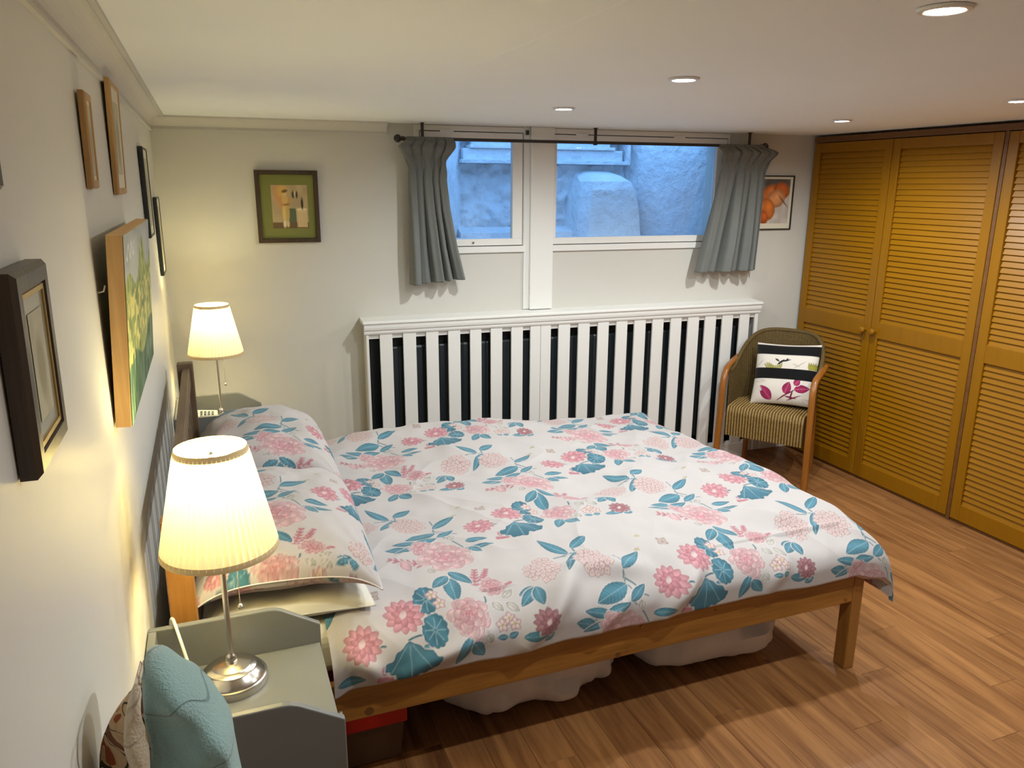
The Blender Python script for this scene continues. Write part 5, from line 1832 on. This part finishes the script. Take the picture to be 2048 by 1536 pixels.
left_picture('dark moulded frame with gilt slip, nearest picture on the left wall', 0.912, 1.088, 1.418, 1.640, 0.022, 0.026, R(0.6), M['walnut'], M['mirror_glass'], 0.05, art_pale, slip=M['gold'])
left_picture('dark frame cut off by the left edge of the photo', 0.70, 0.962, 1.722, 1.93, 0.018, 0.020, R(0.5), M['walnut'], M['mat_cream'], 0.045, None)
left_picture('small light oak deep frame high on the left wall', 1.735, 1.825, 1.718, 1.900, 0.013, 0.018, R(1.2), M['light_oak'], M['mat_cream'], 0.024, art_pale)
left_picture('tall light oak frame high on the left wall under the coving', 2.215, 2.430, 1.700, 1.978, 0.013, 0.018, R(1.6), M['light_oak'], M['mat_cream'], 0.05, art_pale)
left_picture('thin black frame above the unframed canvas on the left wall', 3.19, 3.42, 1.530, 1.858, 0.016, 0.010, R(0.3), M['black_frame'], M['mat_cream'], 0.04, art_pale)
left_picture('thin black frame nearest the corner on the left wall', 3.78, 3.985, 1.327, 1.668, 0.015, 0.010, R(0.2), M['black_frame'], M['mat_cream'], 0.04, art_pale)

# unframed canvas on deep pine stretchers
Mx = Matrix.Translation((0.003, 1.690, 1.245)) @ Matrix.Rotation(R(3.6), 4, 'Y') @ Matrix.Rotation(R(90), 4, 'Z')
t = thing('canvas_painting', 'unframed meadow painting on a deep pine box leaning from the left wall', 'painting', (0.003, 2.06, 1.245))
w, h, d = 0.755, 0.388, 0.030
for (x0_, x1_, z0_, z1_) in ((0, 0.02, 0, h), (w - 0.02, w, 0, h), (0.02, w - 0.02, 0, 0.02), (0.02, w - 0.02, h - 0.02, h)):
    b = MB(); b.box(x0_, x1_, -d, -0.0, z0_, z1_, M=Mx); b.build('stretcher', M['raw_pine'], t, bevel=0.0015)
art_panel(t, 'painted_face', 0.0005, w - 0.0005, 0.0005, h - 0.0005, -d - 0.0010, art_meadow, Mx, 120)
b = MB(); b.tube([(0.0005, 1.70, 1.52), (0.012, 1.698, 1.523), (0.016, 1.694, 1.535)], 0.002, 8)
tag(b.build('picture_hook', M['nickel']), 'small metal hook on the wall at the edge of the meadow painting', 'hook')

# ================================================================== TAPESTRY CHAIR WITH TOWEL (lower left corner)
tc_ = thing('tapestry_chair', 'upholstered chair in brown vine tapestry in the lower left corner', 'chair', (0.24, 0.85, 0))


def resample(pts, n):
    P_ = np.array(pts, float)
    L_ = np.concatenate([[0], np.cumsum(np.hypot(*np.diff(P_, axis=0).T))])
    t_ = np.linspace(0, L_[-1], n)
    out = np.stack([np.interp(t_, L_, P_[:, 0]), np.interp(t_, L_, P_[:, 1])], -1)
    for _ in range(6):
        out[1:-1] = (out[:-2] + 2 * out[1:-1] + out[2:]) / 4
    return out


def pad(contour, cen, y0, depth, rnd, n=90, m_=26, wav=0.0, seed=0, back=True):
    """padded slab facing -y: front sheet swelling out, rolled over the contour to the back"""
    ct = resample(contour, n)
    rows = []
    for j in range(m_):
        f_ = j / (m_ - 1)
        if f_ < 0.6:
            rho = f_ / 0.6 * (1 - rnd)
            y = y0
        elif f_ < 0.85:
            a = (f_ - 0.6) / 0.25 * PI / 2
            rho = (1 - rnd) + rnd * math.sin(a)
            y = y0 + depth * 0.5 * (1 - math.cos(a))
        else:
            a = (f_ - 0.85) / 0.15 * PI / 2
            rho = (1 - rnd) + rnd * math.cos(a)
            y = y0 + depth * 0.5 + depth * 0.5 * math.sin(a)
        p_ = np.array(cen) + rho * (ct - np.array(cen))
        yy_ = np.full(n, y)
        if wav:
            k_ = min(1.0, rho * 1.3)
            yy_ = yy_ + wav * (vnoise(p_[:, 0] * 2.2, p_[:, 1] * 0.7, seed, 9.0) + 0.5 * vnoise(p_[:, 0], p_[:, 1], seed + 1, 24.0)) * k_
            p_ = p_ + 0.18 * wav * vnoise(p_[:, 0], p_[:, 1], seed + 2, 20.0)[:, None]
        rows.append([(float(p_[i, 0]), float(yy_[i]), float(p_[i, 1])) for i in range(n)])
    return rows


back_c = [(0.006, 0.42), (0.006, 0.70), (0.006, 0.93), (0.010, 0.980), (0.024, 1.010), (0.052, 1.044), (0.078, 1.070), (0.100, 1.080), (0.124, 1.066), (0.148, 1.028), (0.164, 0.985), (0.172, 0.94), (0.178, 0.86), (0.184, 0.70), (0.186, 0.42)]
b = MB(); b.grid(pad(back_c, (0.096, 0.70), 1.008, 0.085, 0.22))
b.build('padded_back', M['tapestry'], tc_, sharp=180)
b = MB(); b.box(0.012, 0.44, 0.58, 1.00, 0.33, 0.455); b.build('seat', M['tapestry'], tc_, bevel=0.03, seg=4)
for (x, y) in ((0.05, 0.62), (0.05, 1.045), (0.40, 0.62), (0.40, 0.96)):
    b = MB(); b.prism([(x - 0.014, y - 0.014), (x + 0.014, y - 0.014), (x + 0.014, y + 0.014), (x - 0.014, y + 0.014)], 'z', 0, 0.335 if y < 1.03 else 0.45); b.build('leg', M['walnut'], tc_)

tw = thing('towel', 'teal terry towel with cream reverse draped over the tapestry chair', 'towel', (0.13, 1.06, 0.6))
tow_c = [(0.060, 0.604), (0.064, 0.784), (0.067, 0.914), (0.075, 0.969), (0.077, 1.014), (0.072, 1.059), (0.074, 1.081), (0.088, 1.085), (0.104, 1.082), (0.120, 1.071), (0.137, 1.053), (0.158, 1.019), (0.173, 0.981), (0.181, 0.951), (0.186, 0.918), (0.192, 0.869), (0.198, 0.784), (0.204, 0.604)]
b = MB(); b.grid(pad(tow_c, (0.125, 0.74), 0.984, 0.13, 0.10, n=130, m_=44, wav=0.045, seed=111))
o_ = b.build('terry_face', M['terry'], tw, sharp=180)
so = o_.modifiers.new('pile', 'SOLIDIFY'); so.thickness = 0.003
# cream reverse turned out along the hem
le = resample([(0.026, 0.604), (0.034, 0.784), (0.038, 0.904), (0.050, 0.939), (0.060, 0.974), (0.054, 1.014), (0.056, 1.044), (0.062, 1.069), (0.070, 1.087)], 60)
re_ = resample([(0.062, 0.604), (0.066, 0.784), (0.069, 0.914), (0.077, 0.969), (0.079, 1.014), (0.074, 1.059), (0.074, 1.072), (0.075, 1.081), (0.078, 1.088)], 60)
rows = []
for i in range(60):
    row = []
    for j in range(9):
        t_ = j / 8
        z_ = lerp(le[i, 1], re_[i, 1], t_)
        roll_ = float(smooth01((z_ - 1.06) / 0.045))
        row.append((float(lerp(le[i, 0], re_[i, 0], t_)), 0.992 - 0.018 * math.sin(PI * (0.25 + 0.6 * t_)) + 0.004 * math.sin(z_ * 60 + t_ * 3) + 0.03 * roll_, float(z_)))
    rows.append(row)
for k in range(1, 5):
    rows.append([(p_[0], p_[1] + 0.02 * k, p_[2] + 0.002 - 0.004 * k) for p_ in rows[59]])
b = MB(); b.grid(rows)
o_ = b.build('reverse_hem', M['terry_back'], tw, sharp=180)
so = o_.modifiers.new('pile', 'SOLIDIFY'); so.thickness = 0.003
